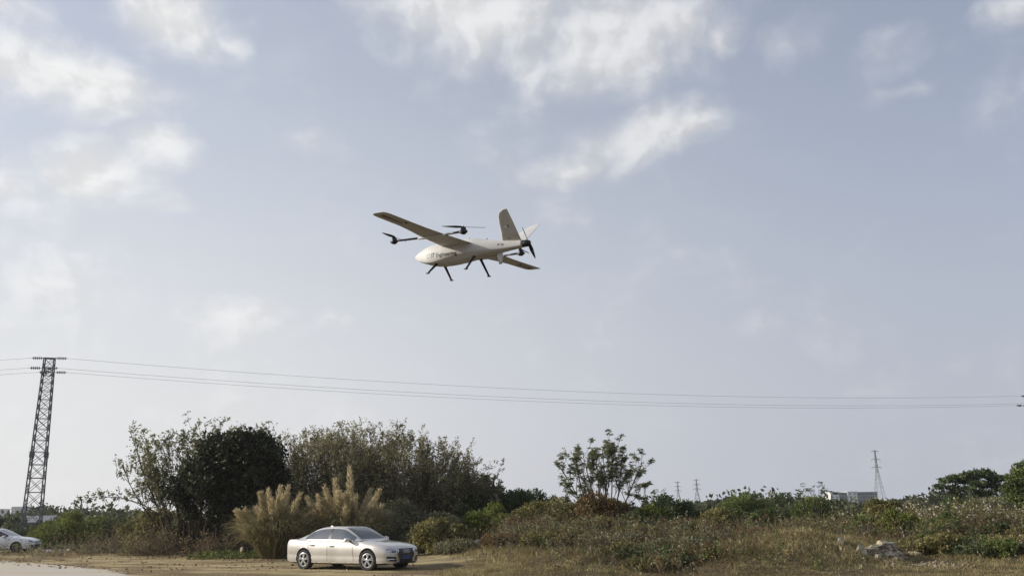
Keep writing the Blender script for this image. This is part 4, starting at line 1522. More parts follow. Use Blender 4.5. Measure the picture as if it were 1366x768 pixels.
def build_drone():
    root = thing('drone', 'white fixed wing drone in flight with black lifting rotors, V tail and four legs', 'drone')
    root.matrix_world = UM
    # fuselage
    st = [  # x, half width, top, side top, chine, bottom
        (1.0, .008, .008, .004, -.006, -.010), (.975, .028, .02, .010, -.022, -.03), (.92, .06, .044, .024, -.055, -.066), (.82, .105, .078, .045, -.10, -.115),
        (.65, .155, .122, .062, -.142, -.163), (.5, .175, .143, .066, -.148, -.184), (.3, .185, .158, .066, -.118, -.19), (.1, .183, .166, .066, -.086, -.178),
        (-.15, .165, .160, .064, -.066, -.148), (-.4, .128, .115, .056, -.06, -.108), (-.65, .092, .078, .042, -.052, -.082), (-.85, .07, .058, .03, -.04, -.062), (-.98, .058, .05, .025, -.03, -.05)]
    S = catmull(st, 6)
    ang = []
    rings = []
    for x, w, zt, zs, zc, zb in S:
        half = np.array([(0, zt), (w * .42, zt * .97 + zs * .03), (w * .74, zt * .78 + zs * .22), (w * .94, zs * .8 + zt * .2), (w, zs * .5 + zc * .2), (w * 1.0, zc * .62 + zs * .1), (w * .955, zc), (w * .93, zc - .004), (w * .78, zc * .5 + zb * .5), (w * .46, zc * .12 + zb * .88), (0, zb)])
        full = np.concatenate([half, half[-2:0:-1] * np.array([-1, 1])])
        rings.append(np.concatenate([np.full((len(full), 1), x), full], 1))
    V, F = loft(rings)
    fus = obj('fuselage', V, F, WHITE, root, True)
    bv = BVHTree.FromPolygons([Vector(v) for v in V], F)

    def side_hit(x, z, sgn=1):
        h = bv.ray_cast(Vector((x, sgn * 2, z)), Vector((0, -sgn, 0)))
        return h[0].y if h[0] is not None else sgn * .17

    # wing halves with boom
    for sgn in (1, -1):
        prof = [(.02, .39, -.19, .068, .13), (.15, .38, -.175, .070, .125), (.32, .355, -.155, .072, .12), (.75, .30, -.118, .076, .115), (1.1, .225, -.103, .080, .11), (1.35, .188, -.101, .084, .105), (1.82, .181, -.101, .093, .10),
                (1.90, .176, -.098, .095, .10), (1.95, .158, -.088, .097, .085), (1.985, .115, -.06, .1, .06)]
        secs = [airfoil(a, b, sgn * y, z, t) for y, a, b, z, t in prof]
        V, F = loft(secs)
        wg = obj('wing', V, F, WHITE, root, True)
        # control surface joint and print under the wing
        zz = lambda y: np.interp(y, [p[0] for p in prof], [p[3] for p in prof])
        te = lambda y: np.interp(y, [p[0] for p in prof], [p[2] for p in prof])
        le = lambda y: np.interp(y, [p[0] for p in prof], [p[1] for p in prof])
        wbv = BVHTree.FromPolygons([Vector(v) for v in V], F)

        def under(x, y):
            h = wbv.ray_cast(Vector((x, sgn * y, -1)), Vector((0, 0, 1)))
            return (h[0].z if h[0] is not None else zz(y)) - .0015
        # aileron gap: thin dark strip
        m = MB()
        ys = np.linspace(.95, 1.75, 9)
        a = [(te(y) + .085, sgn * y, under(te(y) + .085, y)) for y in ys]
        b = [(te(y) + .078, sgn * y, under(te(y) + .078, y)) for y in ys]
        m.add(a + b, [(i, i + 1, 9 + i + 1, 9 + i) for i in range(8)])
        m.build('aileron_gap', GREYP, wg)
        # blurred maroon lettering block under the tip, as short upright bars of uneven width
        r = np.random.default_rng(3)
        m = MB()
        y = 1.46
        while y < 1.89:
            w = r.uniform(.014, .032)
            dark = y > 1.72
            x1, x0 = le(y) - (.085 if dark else .105), le(y) - (.165 if dark else .150)
            m.add([(x1, sgn * y, under(x1, y)), (x1, sgn * (y + w), under(x1, y + w)), (x0, sgn * (y + w), under(x0, y + w)), (x0, sgn * y, under(x0, y))], [(0, 1, 2, 3)])
            y += w + r.uniform(.006, .012)
        m.build('wing_marking', RED, wg)
        MB().lathe([(0, -.014), (.012, -.012), (.016, 0)], (-.01, sgn * 1.46, under(-.01, 1.46)), (0, 0, 1), 8).build('skid_button', BLACK, wg)
        # boom
        bm = MB()
        yb, zb = sgn * .751, .066
        bm.tube((.345, yb, zb), (.80, yb, zb + .008), .0155, k=10)
        bm.tube((-.15, yb, zb), (-.46, yb, zb + .008), .0155, k=10)
        boom = bm.build('boom', BLACK, root, True)
        MB().lathe([(.0, .36), (.015, .35), (.018, .33), (.021, .25), (.021, -.05), (.019, -.14), (.015, -.165), (0, -.165)], (0, yb, zb - .006), (1, 0, 0), 12).build('boom_fairing', WHITE, boom, True)
        for xm, dirs in ((.80, 0), (-.46, 1)):
            mo = MB().lathe([(0, -.045), (.03, -.045), (.043, -.03), (.043, .022), (.036, .03), (.036, .048), (.015, .055), (0, .055)], (xm, yb, zb + .012), (0, 0, 1), 14)
            mo.lathe([(.0, -.075), (.02, -.06), (.024, 0), (.02, .06), (0, .075)], (xm, yb, zb), (1, 0, 0), 10)
            mo.build('motor', BLACK, boom, True)
            if sgn == 1:
                th = math.atan2(.14, .08) if dirs == 0 else math.atan2(.168, .244)
                th = RAD(92.7) if dirs == 0 else math.atan2(.868 - .532, -.143 + .632)
            else:
                th = RAD(70) if dirs == 0 else RAD(98)
            R_ = .305 if dirs else .29
            pm = MB()
            for s in (0, math.pi):
                d = np.array([math.cos(th + s), math.sin(th + s), 0])
                n = np.array([-d[1], d[0], 0])
                c0 = np.array([xm, yb, zb + .07])
                secs2 = []
                for f, ch, tw in ((.04, .012, .5), (.12, .022, .42), (.35, .032, .28), (.7, .024, .18), (1.0, .008, .1)):
                    c = c0 + d * R_ * f
                    u = n * math.cos(tw) + np.array([0, 0, math.sin(tw)])
                    v = np.cross(d, u)
                    secs2.append([c + u * ch, c + v * .0035, c - u * ch, c - v * .0035])
                pm.add(*loft(secs2))
            pm.tube((xm, yb, zb + .05), (xm, yb, zb + .085), .016, .012, 10)
            pm.build('propeller', BLACK, boom)
    # canopy hatch seam and dorsal aerials
    m = MB()
    for xx in (-.02, -.34):
        m.lathe([(.011, -.02), (.009, .02), (0, .026)], (xx, 0, np.interp(-xx, -S[:, 0], S[:, 2]) + .006), (0, 0, 1), 8)
    m.build('antenna', GREYP, root)
    # V tail
    for sgn in (1, -1):
        rt = np.array([(0, -.645, -.975), (.3, -.70, -.98), (.6, -.745, -.985), (.8, -.785, -.985), (.9, -.825, -.985), (.97, -.90, -.985), (1.0, -.96, -.985)])
        secs = []
        for f, a, b in rt:
            y, z = .03 + (.463 - .03) * f, .03 + (.408 - .03) * f
            s = airfoil(a, b, 0, 0, .075)
            nx = np.array([0, -sgn * .66, .75])
            c = np.array([0, sgn * y, z])
            secs.append(np.stack([s[:, 0], c[1] + nx[1] * s[:, 2], c[2] + nx[2] * s[:, 2]], 1))
        V, F = loft(secs)
        fin = obj('tail_fin', V, F, WHITE, root, True)
        if sgn == 1:
            fb = BVHTree.FromPolygons([Vector(v) for v in V], F)

            def flag(x0, x1, f0, f1, m_, nm):
                vs = []
                for x, f in ((x0, f0), (x1, f0), (x1, f1), (x0, f1)):
                    p = Vector((x, .03 + .425 * f, .03 + .37 * f))
                    nn = Vector((0, .66, -.75))
                    h = fb.ray_cast(p + nn * .3, -nn)
                    q = (h[0] if h[0] is not None else p) + nn * .002
                    vs.append(q)
                obj(nm, np.array(vs), [(0, 1, 2, 3)], m_, fin)
            flag(-.80, -.855, .47, .53, WHITE_M, 'flag_marking')
            flag(-.858, -.878, .47, .54, INK, 'flag_marking')
            for f, x in ((.12, -.78),):
                flag(x, x - .03, f, f + .03, GREYP, 'hinge')
            flag(-.80, -.83, .005, .045, INK, 'hinge')
    # ventral fin
    secs = [airfoil(a, b, 0, 0, .10) for a, b in ((-.515, -.635), (-.55, -.632), (-.57, -.625))]
    zs_ = (-.06, -.18, -.262)
    V, F = loft([np.stack([s[:, 0], s[:, 2], np.full(len(s), z)], 1) for s, z in zip(secs, zs_)])
    obj('ventral_fin', V, F, WHITE, root, True)
    # landing legs
    for xf, xa, ya in ((.507, .495, .095), (-.194, -.175, .085)):
        cb = MB()
        zb_ = np.interp(-xf, -S[:, 0], S[:, 5])
        cb.bar((xa, -ya - .03, zb_ + .018), (xa, ya + .03, zb_ + .018), .05, .022)
        cb.build('leg_bracket', BLACK, root)
        for sgn in (1, -1):
            lg = MB()
            lg.tube((xa, sgn * ya, zb_ + .02), (xf, sgn * .29, -.345), .021, .014, 8)
            lg = lg.build('leg', BLACK, root, True)
            MB().box((xf, sgn * .297, -.352), (.05, .032, .013)).build('foot', BLACK, lg)
    # pusher motor and propeller
    pm = MB().lathe([(0, .07), (.035, .07), (.05, .05), (.05, -.02), (.042, -.03), (.042, -.055), (.02, -.065), (0, -.065)], (-1.03, 0, 0), (1, 0, 0), 16)
    pm.build('pusher_motor', BLACK, root, True)
    d = np.array([0, .182, .184])
    d /= np.linalg.norm(d)
    m = MB()
    for s in (1, -1):
        dd = d * s
        n = np.cross(np.array([1., 0, 0]), dd)
        secs2 = []
        for f, ch, tw in ((.05, .014, .9), (.15, .024, .75), (.4, .030, .5), (.75, .022, .32), (1.0, .008, .25)):
            c = np.array([-1.075, 0, 0]) + dd * .262 * f
            u = n * math.cos(tw) + np.array([1., 0, 0]) * math.sin(tw)
            v = np.cross(dd, u)
            secs2.append([c + u * ch, c + v * .005, c - u * ch, c - v * .005])
        m.add(*loft(secs2))
    m.lathe([(.026, .03), (.026, -.01), (.012, -.03), (0, -.034)], (-1.075, 0, 0), (1, 0, 0), 12)
    m.build('propeller', BLACK, root)

    # lettering on the port side, wrapped onto the flank
    def text_on_side(txt, x0, x1, z0, capz, bold, nm):
        cu = bpy.data.curves.new('lettering', 'FONT')
        cu.body = txt
        cu.size = 1.0
        cu.resolution_u = 4
        cu.offset = bold
        tmp = bpy.data.objects.new('lettering', cu)
        COL.objects.link(tmp)
        bpy.context.view_layer.update()
        me = bpy.data.meshes.new_from_object(tmp.evaluated_get(bpy.context.evaluated_depsgraph_get()))
        bpy.data.objects.remove(tmp)
        co = np.array([v.co[:] for v in me.vertices])
        lo, hi = co.min(0), co.max(0)
        cap = .70
        out = []
        for c in co:
            x = x0 + (x1 - x0) * (c[0] - lo[0]) / (hi[0] - lo[0])
            z = z0 + capz * c[1] / cap
            out.append((x, side_hit(x, z) + .002, z))
        for v, c in zip(me.vertices, out):
            v.co = c
        return link(nm, me, INK, root)
    text_on_side('ST', .562, .484, -.088, .072, .022, 'lettering')
    text_on_side('Engineering', .462, .075, -.084, .060, .020, 'lettering')
    # round emblem: ring of small petals
    m = MB()
    for k in range(8):
        t0 = k * math.pi / 4 + .12
        pts = []
        for rr in (.026, .038):
            for q in range(4):
                t = t0 + q * .17
                x, z = .615 + rr * math.cos(t) * 1.05, -.056 + rr * math.sin(t)
                pts.append((x, side_hit(x, z) + .002, z))
        m.add(pts, [(q, q + 1, 4 + q + 1, 4 + q) for q in range(3)])
    m.build('emblem', INK, root)
    # small tail code on the flank by the fin root
    text_on_side('F2', -.60, -.70, -.010, .032, .004, 'lettering')
    MB().lathe([(.0, .01), (.016, .008), (.016, -.01)], (-.36, .098, -.062), (0, 1, -.3), 8).build('drain_port', GREYP, root)
    return root


WHITE_M = plain('print_white', (.8, .8, .78), .5)
drone = build_drone()


# ------------------------------------------------------------------ cars
PAINT_S = plain('paint_champagne_silver', (.60, .575, .53), .34, .5, coat=1.0, noise=.02, scale=1.5)
PAINT_W = plain('paint_white', (.74, .75, .76), .28, 0, coat=1.0)
GLASS = plain('tinted_glass', (.012, .014, .017), .04, 0, coat=.5)
GLASS_S = plain('mirrored_side_glass', (.20, .215, .225), .05, .8)
GLASS_R = plain('tinted_glass_reddish', (.05, .022, .03), .05, 0, coat=.5)
RUBBER = plain('tyre_rubber', (.018, .018, .018), .85)
ALLOY = plain('alloy', (.52, .52, .52), .3, .7)
ALLOY_D = plain('alloy_dark', (.16, .16, .17), .4, .6)
TRIM = plain('black_trim', (.012, .012, .013), .4)
CHROME = plain('chrome', (.75, .75, .76), .12, 1.0)
LAMP = plain('headlamp_glass', (.55, .57, .6), .08, .5, coat=1.0)
LAMP_D = plain('headlamp_housing', (.05, .055, .065), .15, .3, coat=1.0)
TAIL = plain('tail_lamp', (.25, .012, .012), .15, 0, coat=1.0)
PLATE = plain('plate_blue', (.045, .065, .17), .5, noise=.3, scale=25)


def build_car(name, label, loc, rotz, prof, paint, glass, spec):
    """Car with x forward, z up, origin between the axles on the ground.
    prof: x, half width, bottom, shoulder height, centre crown."""
    root = thing(name, label, 'car', loc, rotz)
    S = catmull(prof, 8)
    rings = []
    for x, w, zb, zt, cr in S:
        h = zt - zb
        half = np.array([(0, zb), (w * .86, zb), (w * .955, zb + .05), (w * .985, zb + h * .24), (w * .972, zb + h * .33), (w * .985, zb + h * .42), (w, zb + h * .62), (w * .985, zb + h * .82), (w * .955, zb + h * .93), (w * .90, zt), (w * .70, zt + cr * .55), (w * .35, zt + cr * .92), (0, zt + cr)])
        full = np.concatenate([half, half[-2:0:-1] * np.array([-1, 1])])
        rings.append(np.concatenate([np.full((len(full), 1), x), full], 1))
    V, F = loft(rings)
    F = [tuple(reversed(f)) for f in F]
    me = mesh_from('body', V, F)
    bm = bmesh.new()
    bm.from_mesh(me)
    bmesh.ops.triangulate(bm, faces=bm.faces)
    bmesh.ops.recalc_face_normals(bm, faces=bm.faces)
    bm.to_mesh(me)
    bm.free()
    body = link('body', me, paint, root)
    body.data.polygons.foreach_set('use_smooth', np.ones(len(me.polygons), bool))
    # wheel arches cut out of the shell
    cut = MB()
    wb, ra, tr = spec['wheelbase'] / 2, spec['arch'], spec['track']
    for xa in (wb, -wb):
        for sg in (1, -1):
            c = (xa, sg * (tr - .14), spec['r'] + .01)
            th = np.arange(36) * 2 * np.pi / 36
            v0 = np.stack([c[0] + ra * np.cos(th), np.full(36, c[1]), c[2] + ra * np.sin(th)], 1)
            v1 = v0 + np.array([0, sg * .6, 0])
            f = [(i, (i + 1) % 36, 36 + (i + 1) % 36, 36 + i) for i in range(36)] + [tuple(range(35, -1, -1)), tuple(range(36, 72))]
            if sg > 0:
                f = [tuple(reversed(q)) for q in f]
            cut.add(np.concatenate([v0, v1]), f)
    cu = cut.build('cutter', TRIM, root)
    cb = bmesh.new()
    cb.from_mesh(cu.data)
    bmesh.ops.recalc_face_normals(cb, faces=cb.faces)
    cb.to_mesh(cu.data)
    cb.free()
    md = body.modifiers.new('arches', 'BOOLEAN')
    md.operation = 'DIFFERENCE'
    md.solver = 'EXACT'
    md.object = cu
    bpy.context.view_layer.update()
    nm = bpy.data.meshes.new_from_object(body.evaluated_get(bpy.context.evaluated_depsgraph_get()))
    body.modifiers.clear()
    body.data = nm
    bpy.data.objects.remove(cu)
    if TRIM.name not in [m.name for m in nm.materials if m]:
        nm.materials.append(TRIM)
    ti = [i for i, m in enumerate(nm.materials) if m and m.name == TRIM.name][0]
    for p in nm.polygons:
        vs = [nm.vertices[i].co for i in p.vertices]
        for xa in (wb, -wb):
            ds = [math.hypot(v.x - xa, v.z - spec['r'] - .01) for v in vs]
            if all(abs(d - ra) < .004 for d in ds) or (max(ds) < ra + .004 and all(abs(abs(v.y) - (tr - .14)) < .004 for v in vs)):
                p.material_index = ti
                p.use_smooth = False
        if p.center.z < .23 and p.normal.z < -.5:
            p.material_index = ti
    nm.set_sharp_from_angle(angle=RAD(32))
    bv = BVHTree.FromPolygons([Vector(v) for v in V], F)

    # glasshouse: loft along x; roof, pillars and panes cut from one smooth skin
    g = spec['glass']
    G = catmull(g['prof'], 24)          # x, belt half width, belt z, roof half width, roof z
    gr = []
    cols = [0, .10, .22, .55, .80, .92, 1.0]
    for x, wb_, zbt, wr, zr in G:
        pts = []
        for s in cols:              # side, belt to rail, with a slight bulge
            zz_ = zbt + (zr - .045 * min(1, (zr - zbt) / .3) - zbt) * s
            yy = wb_ + (wr - wb_) * s + .035 * math.sin(s * math.pi) * min(1, (zr - zbt) / .3)
            pts.append((yy, zz_))
        for u, dz in ((.93, .55), (.80, .85), (.5, .97), (0, 1.0)):
            pts.append((wr * u, zr - .045 * min(1, (zr - zbt) / .3) * (1 - dz)))
        pts = np.array(pts)
        full = np.concatenate([pts, pts[-2::-1] * np.array([-1, 1])])
        gr.append(np.concatenate([np.full((len(full), 1), x), full], 1))
    gr = np.array(gr)
    m_, k_, _ = gr.shape
    groups = {}
    nside = len(cols) - 1
    for i in range(m_ - 1):
        xm = (G[i, 0] + G[i + 1, 0]) / 2
        for j in range(k_ - 1):
            jj = j if j < (k_ - 1) / 2 else k_ - 2 - j
            sgn = 1 if j < (k_ - 1) / 2 else -1
            key = 'roof'
            if jj < nside:
                if 1 <= jj <= 4:
                    for wi, (xa, xb) in enumerate(g['windows']):
                        if xa < xm < xb:
                            key = ('side', sgn, wi)
                    for wi, (xa, xb) in enumerate(g['pillars']):
                        if xa <= xm <= xb:
                            key = ('pillar', sgn, wi)
            elif jj >= nside + 1:
                if g['screen'][0] < xm < g['screen'][1]:
                    key = ('screen',)
                elif g['back'][0] < xm < g['back'][1]:
                    key = ('back',)
            groups.setdefault(key, []).append((i * k_ + j, i * k_ + j + 1, (i + 1) * k_ + j + 1, (i + 1) * k_ + j))
    Vg = gr.reshape(-1, 3)
    for key, fs in groups.items():
        used = sorted({v for f in fs for v in f})
        mp_ = {v: i for i, v in enumerate(used)}
        ff = [tuple(mp_[v] for v in f) for f in fs]
        vv = Vg[used]
        if key == 'roof':
            obj('roof', vv, ff, paint, root, True)
        else:
            nmn = {'side': 'side_window', 'screen': 'windscreen', 'back': 'rear_window', 'pillar': 'door_pillar'}[key[0]]
            obj(nmn, vv, ff, {'side': glass, 'pillar': TRIM}.get(key[0], GLASS), root, True)
    gbv = BVHTree.FromPolygons([Vector(v) for v in Vg], [tuple(f) for fs in groups.values() for f in fs])

    def patch_on(nm_, top, bot, m_mat, direction, off=.006, parent=root, cols_=14, rows_=4, tree=bv):
        """Panel between two polylines laid onto the shell. direction 'x': points are (y,z) seen from the front (-1: rear); 'y': (x,z) on the sides."""
        top, bot = np.array(top, float), np.array(bot, float)
        t = np.linspace(0, 1, cols_)

        def res(p):
            d = np.concatenate([[0], np.cumsum(np.linalg.norm(np.diff(p, axis=0), axis=1))])
            d /= d[-1]
            return np.stack([np.interp(t, d, p[:, 0]), np.interp(t, d, p[:, 1])], 1)
        a, b = res(top), res(bot)
        P, ok = [], True
        for rr in np.linspace(0, 1, rows_):
            for q in a * (1 - rr) + b * rr:
                if direction[0] == 'x':
                    s = direction[1]
                    h = tree.ray_cast(Vector((s * 6, q[0], q[1])), Vector((-s, 0, 0)))
                    P.append((h[0].x + s * off, q[0], q[1]) if h[0] is not None else None)
                else:
                    s = direction[1]
                    h = tree.ray_cast(Vector((q[0], s * 4, q[1])), Vector((0, -s, 0)))
                    P.append((q[0], h[0].y + s * off, q[1]) if h[0] is not None else None)
        idx = [i for i, p in enumerate(P) if p is not None]
        mp2 = {v: i for i, v in enumerate(idx)}
        fs = []
        for i in range(rows_ - 1):
            for j in range(cols_ - 1):
                q = (i * cols_ + j, i * cols_ + j + 1, (i + 1) * cols_ + j + 1, (i + 1) * cols_ + j)
                if all(v in mp2 for v in q):
                    fs.append(tuple(mp2[v] for v in q))
        if not fs:
            return None
        return obj(nm_, np.array([P[i] for i in idx]), fs, m_mat, parent, True)

    # wheels: one built, the rest are copies
    R = spec['r']
    rr_ = spec['rim']
    wroot = None
    tyre = MB().lathe([(rr_, -.105), (R - .03, -.115), (R - .008, -.10), (R, -.07), (R, .07), (R - .008, .10), (R - .03, .115), (rr_, .105), (rr_ - .015, .08), (rr_ - .015, -.08), (rr_, -.105)], axis=(0, 1, 0), k=36)
    tV, tF = np.concatenate(tyre.V), tyre.F
    rim = MB()
    rim.lathe([(rr_ + .004, .103), (rr_ - .012, .108), (rr_ - .03, .095), (rr_ - .035, .02)], axis=(0, 1, 0), k=36)
    ns = spec['spokes']
    for k in range(ns):
        for dth in ((-.17, .17) if spec['twin'] else (0,)):
            a0 = k * 2 * math.pi / ns + .3
            a1 = a0 + dth
            p0 = np.array([.055 * math.cos(a0 + dth * .5), .098, .055 * math.sin(a0 + dth * .5)])
            p1 = np.array([(rr_ - .015) * math.cos(a1), .088, (rr_ - .015) * math.sin(a1)])
            rim.bar(p0, p1, .034 if spec['twin'] else .05, .03)
    rim.lathe([(.07, .06), (.07, .105), (.055, .112), (0, .114)], axis=(0, 1, 0), k=16)
    rV, rF = np.concatenate(rim.V), rim.F
    disc = MB().lathe([(0, .03), (rr_ - .03, .03), (rr_ - .02, .0)], axis=(0, 1, 0), k=28)
    dV, dF = np.concatenate(disc.V), disc.F
    meshes = {}
    for sg in (1, -1):
        f = np.array([1, sg, 1])
        flip = (lambda F_: [tuple(reversed(q)) for q in F_]) if sg < 0 else (lambda F_: F_)
        meshes[sg] = (mesh_from('wheel', dV * f, flip(dF)), mesh_from('tyre', tV * f, flip(tF)), mesh_from('rim', rV * f, flip(rF)))
        for me_, m3 in zip(meshes[sg], (TRIM, RUBBER, spec['rim_mat'])):
            me_.materials.append(m3)
        meshes[sg][1].polygons.foreach_set('use_smooth', np.ones(len(meshes[sg][1].polygons), bool))
    for xa, steer in ((wb, spec.get('steer', 0)), (-wb, 0)):
        for sg in (1, -1):
            w = bpy.data.objects.new('wheel', meshes[sg][0])
            COL.objects.link(w)
            w.parent = root
            w.location = (xa, sg * (tr - .105), R - .012)
            w.rotation_euler = (0, 0, steer)
            for nm2, me2 in (('tyre', meshes[sg][1]), ('rim', meshes[sg][2])):
                o = bpy.data.objects.new(nm2, me2)
                COL.objects.link(o)
                o.parent = w
    # mirrors
    for sg in (1, -1):
        mx, my, mz = spec['mirror']
        mm = MB()
        secs = []
        for yy, sx, sz in ((0, .05, .035), (.04, .085, .062), (.12, .09, .068), (.19, .075, .055), (.215, .03, .025)):
            th = np.arange(12) * 2 * np.pi / 12
            secs.append(np.stack([mx + sx * np.cos(th) * (1.0), np.full(12, sg * (my + yy)), mz + sz * np.sin(th)], 1))
        mm.add(*loft(secs))
        mo = mm.build('wing_mirror', paint, root, True)
        MB().bar((mx, sg * (my - .10), mz - .05), (mx, sg * (my + .08), mz - .05), .07, .035).build('mirror_arm', TRIM, mo)
    # door seams, handles, window line, sill
    for sg in (1, -1):
        for (x0, z0, x1, z1) in spec['seams']:
            patch_on('door_seam', [(x0 - .006, z0), (x1 - .006, z1)], [(x0 + .006, z0), (x1 + .006, z1)], TRIM, ('y', sg), .004, cols_=40, rows_=2)
        for hx, hz in spec['handles']:
            h = bv.ray_cast(Vector((hx, sg * 3, hz)), Vector((0, -sg, 0)))
            y = h[0].y
            mb_ = MB()
            mb_.path([(hx - .11, y, hz - .004), (hx - .08, y + sg * .03, hz), (hx + .08, y + sg * .03, hz + .006), (hx + .11, y, hz + .004)], [.012, .015, .015, .012], 8)
            mb_.build('door_handle', CHROME if spec['chrome'] else paint, root, True)
    return root, bv, gbv, patch_on


# silver saloon
prof = [(2.43, .50, .30, .60, .00), (2.405, .64, .245, .675, .025), (2.31, .775, .21, .735, .045), (2.12, .87, .19, .80, .055), (1.8, .925, .185, .86, .055), (1.4, .937, .185, .905, .05), (1.0, .937, .185, .94, .045),
        (0, .937, .185, .965, .03), (-1.0, .937, .185, .985, .03), (-1.6, .935, .19, 1.0, .03), (-2.1, .915, .20, 1.02, .03), (-2.36, .86, .23, 1.01, .02), (-2.50, .77, .29, .96, .0), (-2.56, .62, .38, .80, 0)]
gp = [(1.06, .80, .955, .70, .975), (.9, .83, .955, .68, 1.065), (.6, .845, .958, .645, 1.245), (.28, .85, .962, .61, 1.395), (.05, .85, .965, .595, 1.44), (-.4, .85, .97, .59, 1.458), (-.9, .85, .98, .58, 1.43), (-1.3, .84, .99, .575, 1.34), (-1.65, .82, 1.0, .585, 1.20), (-2.0, .78, 1.015, .62, 1.06), (-2.1, .76, 1.02, .66, 1.035)]
wheelA_r, wheelA_f = on_ground(406, 30.9), on_ground(490, 29.1)
YAW = RAD(-33)
hd = np.array([math.cos(YAW), math.sin(YAW), 0])
nf = np.array([-math.sin(YAW), math.cos(YAW), 0])
pr = at(406.5, 690.8, 33.3)
car_c = np.array([pr[0], 33.3, 0]) + hd * 1.505 + nf * .93
spec_a = dict(wheelbase=3.01, arch=.385, track=.925, r=.345, rim=.236, spokes=5, twin=True, rim_mat=ALLOY, chrome=True, steer=RAD(4), mirror=(.66, .90, 1.01),
              glass=dict(prof=gp, windows=[(-.30, .84), (-1.22, -.42), (-1.56, -1.28)], pillars=[(-.42, -.30), (-1.28, -1.22)], screen=(.22, .98), back=(-2.0, -1.15)),
              seams=[(.88, .30, .80, .93), (-.36, .30, -.36, .96), (-1.30, .74, -1.22, .97), (-1.10, .30, -1.30, .74)],
              handles=[(-.16, .80), (-1.10, .83)])
audi, abv, agbv, put = build_car('silver_car', 'champagne silver saloon car parked on the dirt in front of the pampas clumps', (car_c[0], car_c[1], 0.0), YAW, prof, PAINT_S, GLASS_S, spec_a)
# front end
grl = put('grille', [(-.37, .705), (.37, .705)], [(-.43, .50), (.43, .50)], TRIM, ('x', 1), .010, cols_=20, rows_=4)
grl2 = put('grille', [(-.43, .50), (.43, .50)], [(-.30, .262), (.30, .262)], TRIM, ('x', 1), .010, cols_=20, rows_=4)
for sg in (1, -1):
    put('grille_frame', [(sg * .40, .722), (sg * .465, .50), (sg * .32, .245)], [(sg * .365, .705), (sg * .43, .50), (sg * .30, .262)], CHROME, ('x', 1), .014, cols_=14, rows_=2)
    put('headlight', [(sg * .50, .665), (sg * .66, .695), (sg * .80, .705)], [(sg * .50, .60), (sg * .66, .575), (sg * .80, .585)], LAMP_D, ('x', 1), .008, cols_=12, rows_=4)
    put('headlight_lens', [(sg * .52, .655), (sg * .68, .682), (sg * .79, .692)], [(sg * .52, .64), (sg * .68, .655), (sg * .79, .655)], LAMP, ('x', 1), .013, cols_=10, rows_=2)
    put('headlight_lens', [(sg * .68, .63), (sg * .80, .65)], [(sg * .70, .595), (sg * .80, .60)], LAMP, ('x', 1), .013, cols_=8, rows_=2)
    put('air_intake', [(sg * .50, .44), (sg * .80, .47)], [(sg * .46, .30), (sg * .80, .31)], TRIM, ('x', 1), .008, cols_=12, rows_=3)
    put('intake_blade', [(sg * .49, .375), (sg * .80, .39)], [(sg * .48, .36), (sg * .80, .375)], CHROME, ('x', 1), .018, cols_=10, rows_=2)
    put('tail_light', [(sg * .50, .93), (sg * .74, .93)], [(sg * .50, .82), (sg * .76, .80)], TAIL, ('x', -1), .008, cols_=10, rows_=3)
    put('rocker_strip', [(1.05, .250), (-1.05, .250)], [(1.05, .222), (-1.05, .222)], CHROME, ('y', sg), .012, cols_=24, rows_=2)
put('lower_lip', [(-.5, .262), (.5, .262)], [(-.45, .235), (.45, .235)], TRIM, ('x', 1), .012, cols_=20, rows_=2)
for i in range(6):
    z = .66 - i * .055
    hw = .36 + (.07 * min(1, (.705 - z) / .2) if z > .5 else .07 - (.5 - z) * .55)
    put('grille_bar', [(-hw, z), (hw, z)], [(-hw, z - .012), (hw, z - .012)], ALLOY_D, ('x', 1), .020, cols_=16, rows_=2)
pl = put('number_plate', [(-.20, .47), (.20, .47)], [(-.20, .36), (.20, .36)], PLATE, ('x', 1), .028, cols_=8, rows_=3)
fx = abv.ray_cast(Vector((6, 0, .61)), Vector((-1, 0, 0)))[0].x + .03
em = MB()
for k in range(4):
    cy_ = (k - 1.5) * .082
    th = np.arange(20) * 2 * np.pi / 20
    ring = []
    for t in th:
        c = np.array([fx, cy_ + .05 * math.cos(t), .615 + .05 * math.sin(t)])
        rd = np.array([0, math.cos(t), math.sin(t)])
        ring.append([c + rd * .008, c + np.array([.006, 0, 0]), c - rd * .008, c - np.array([.006, 0, 0])])
    ring.append(ring[0])
    em.add(*loft(np.array(ring), cap=False))
em.build('emblem', CHROME, audi)
# roof aerial
zr_ = agbv.ray_cast(Vector((-1.02, 0, 4)), Vector((0, 0, -1)))[0].z
mf = MB()
mf.add([(-.90, -.02, zr_ + .01), (-.90, .02, zr_ + .01), (-1.12, .03, zr_ - .03), (-1.12, -.03, zr_ - .03), (-1.08, 0, zr_ + .065)], [(0, 1, 4), (1, 2, 4), (2, 3, 4), (3, 0, 4), (0, 3, 2, 1)])
mf.build('roof_aerial', PAINT_S, audi)

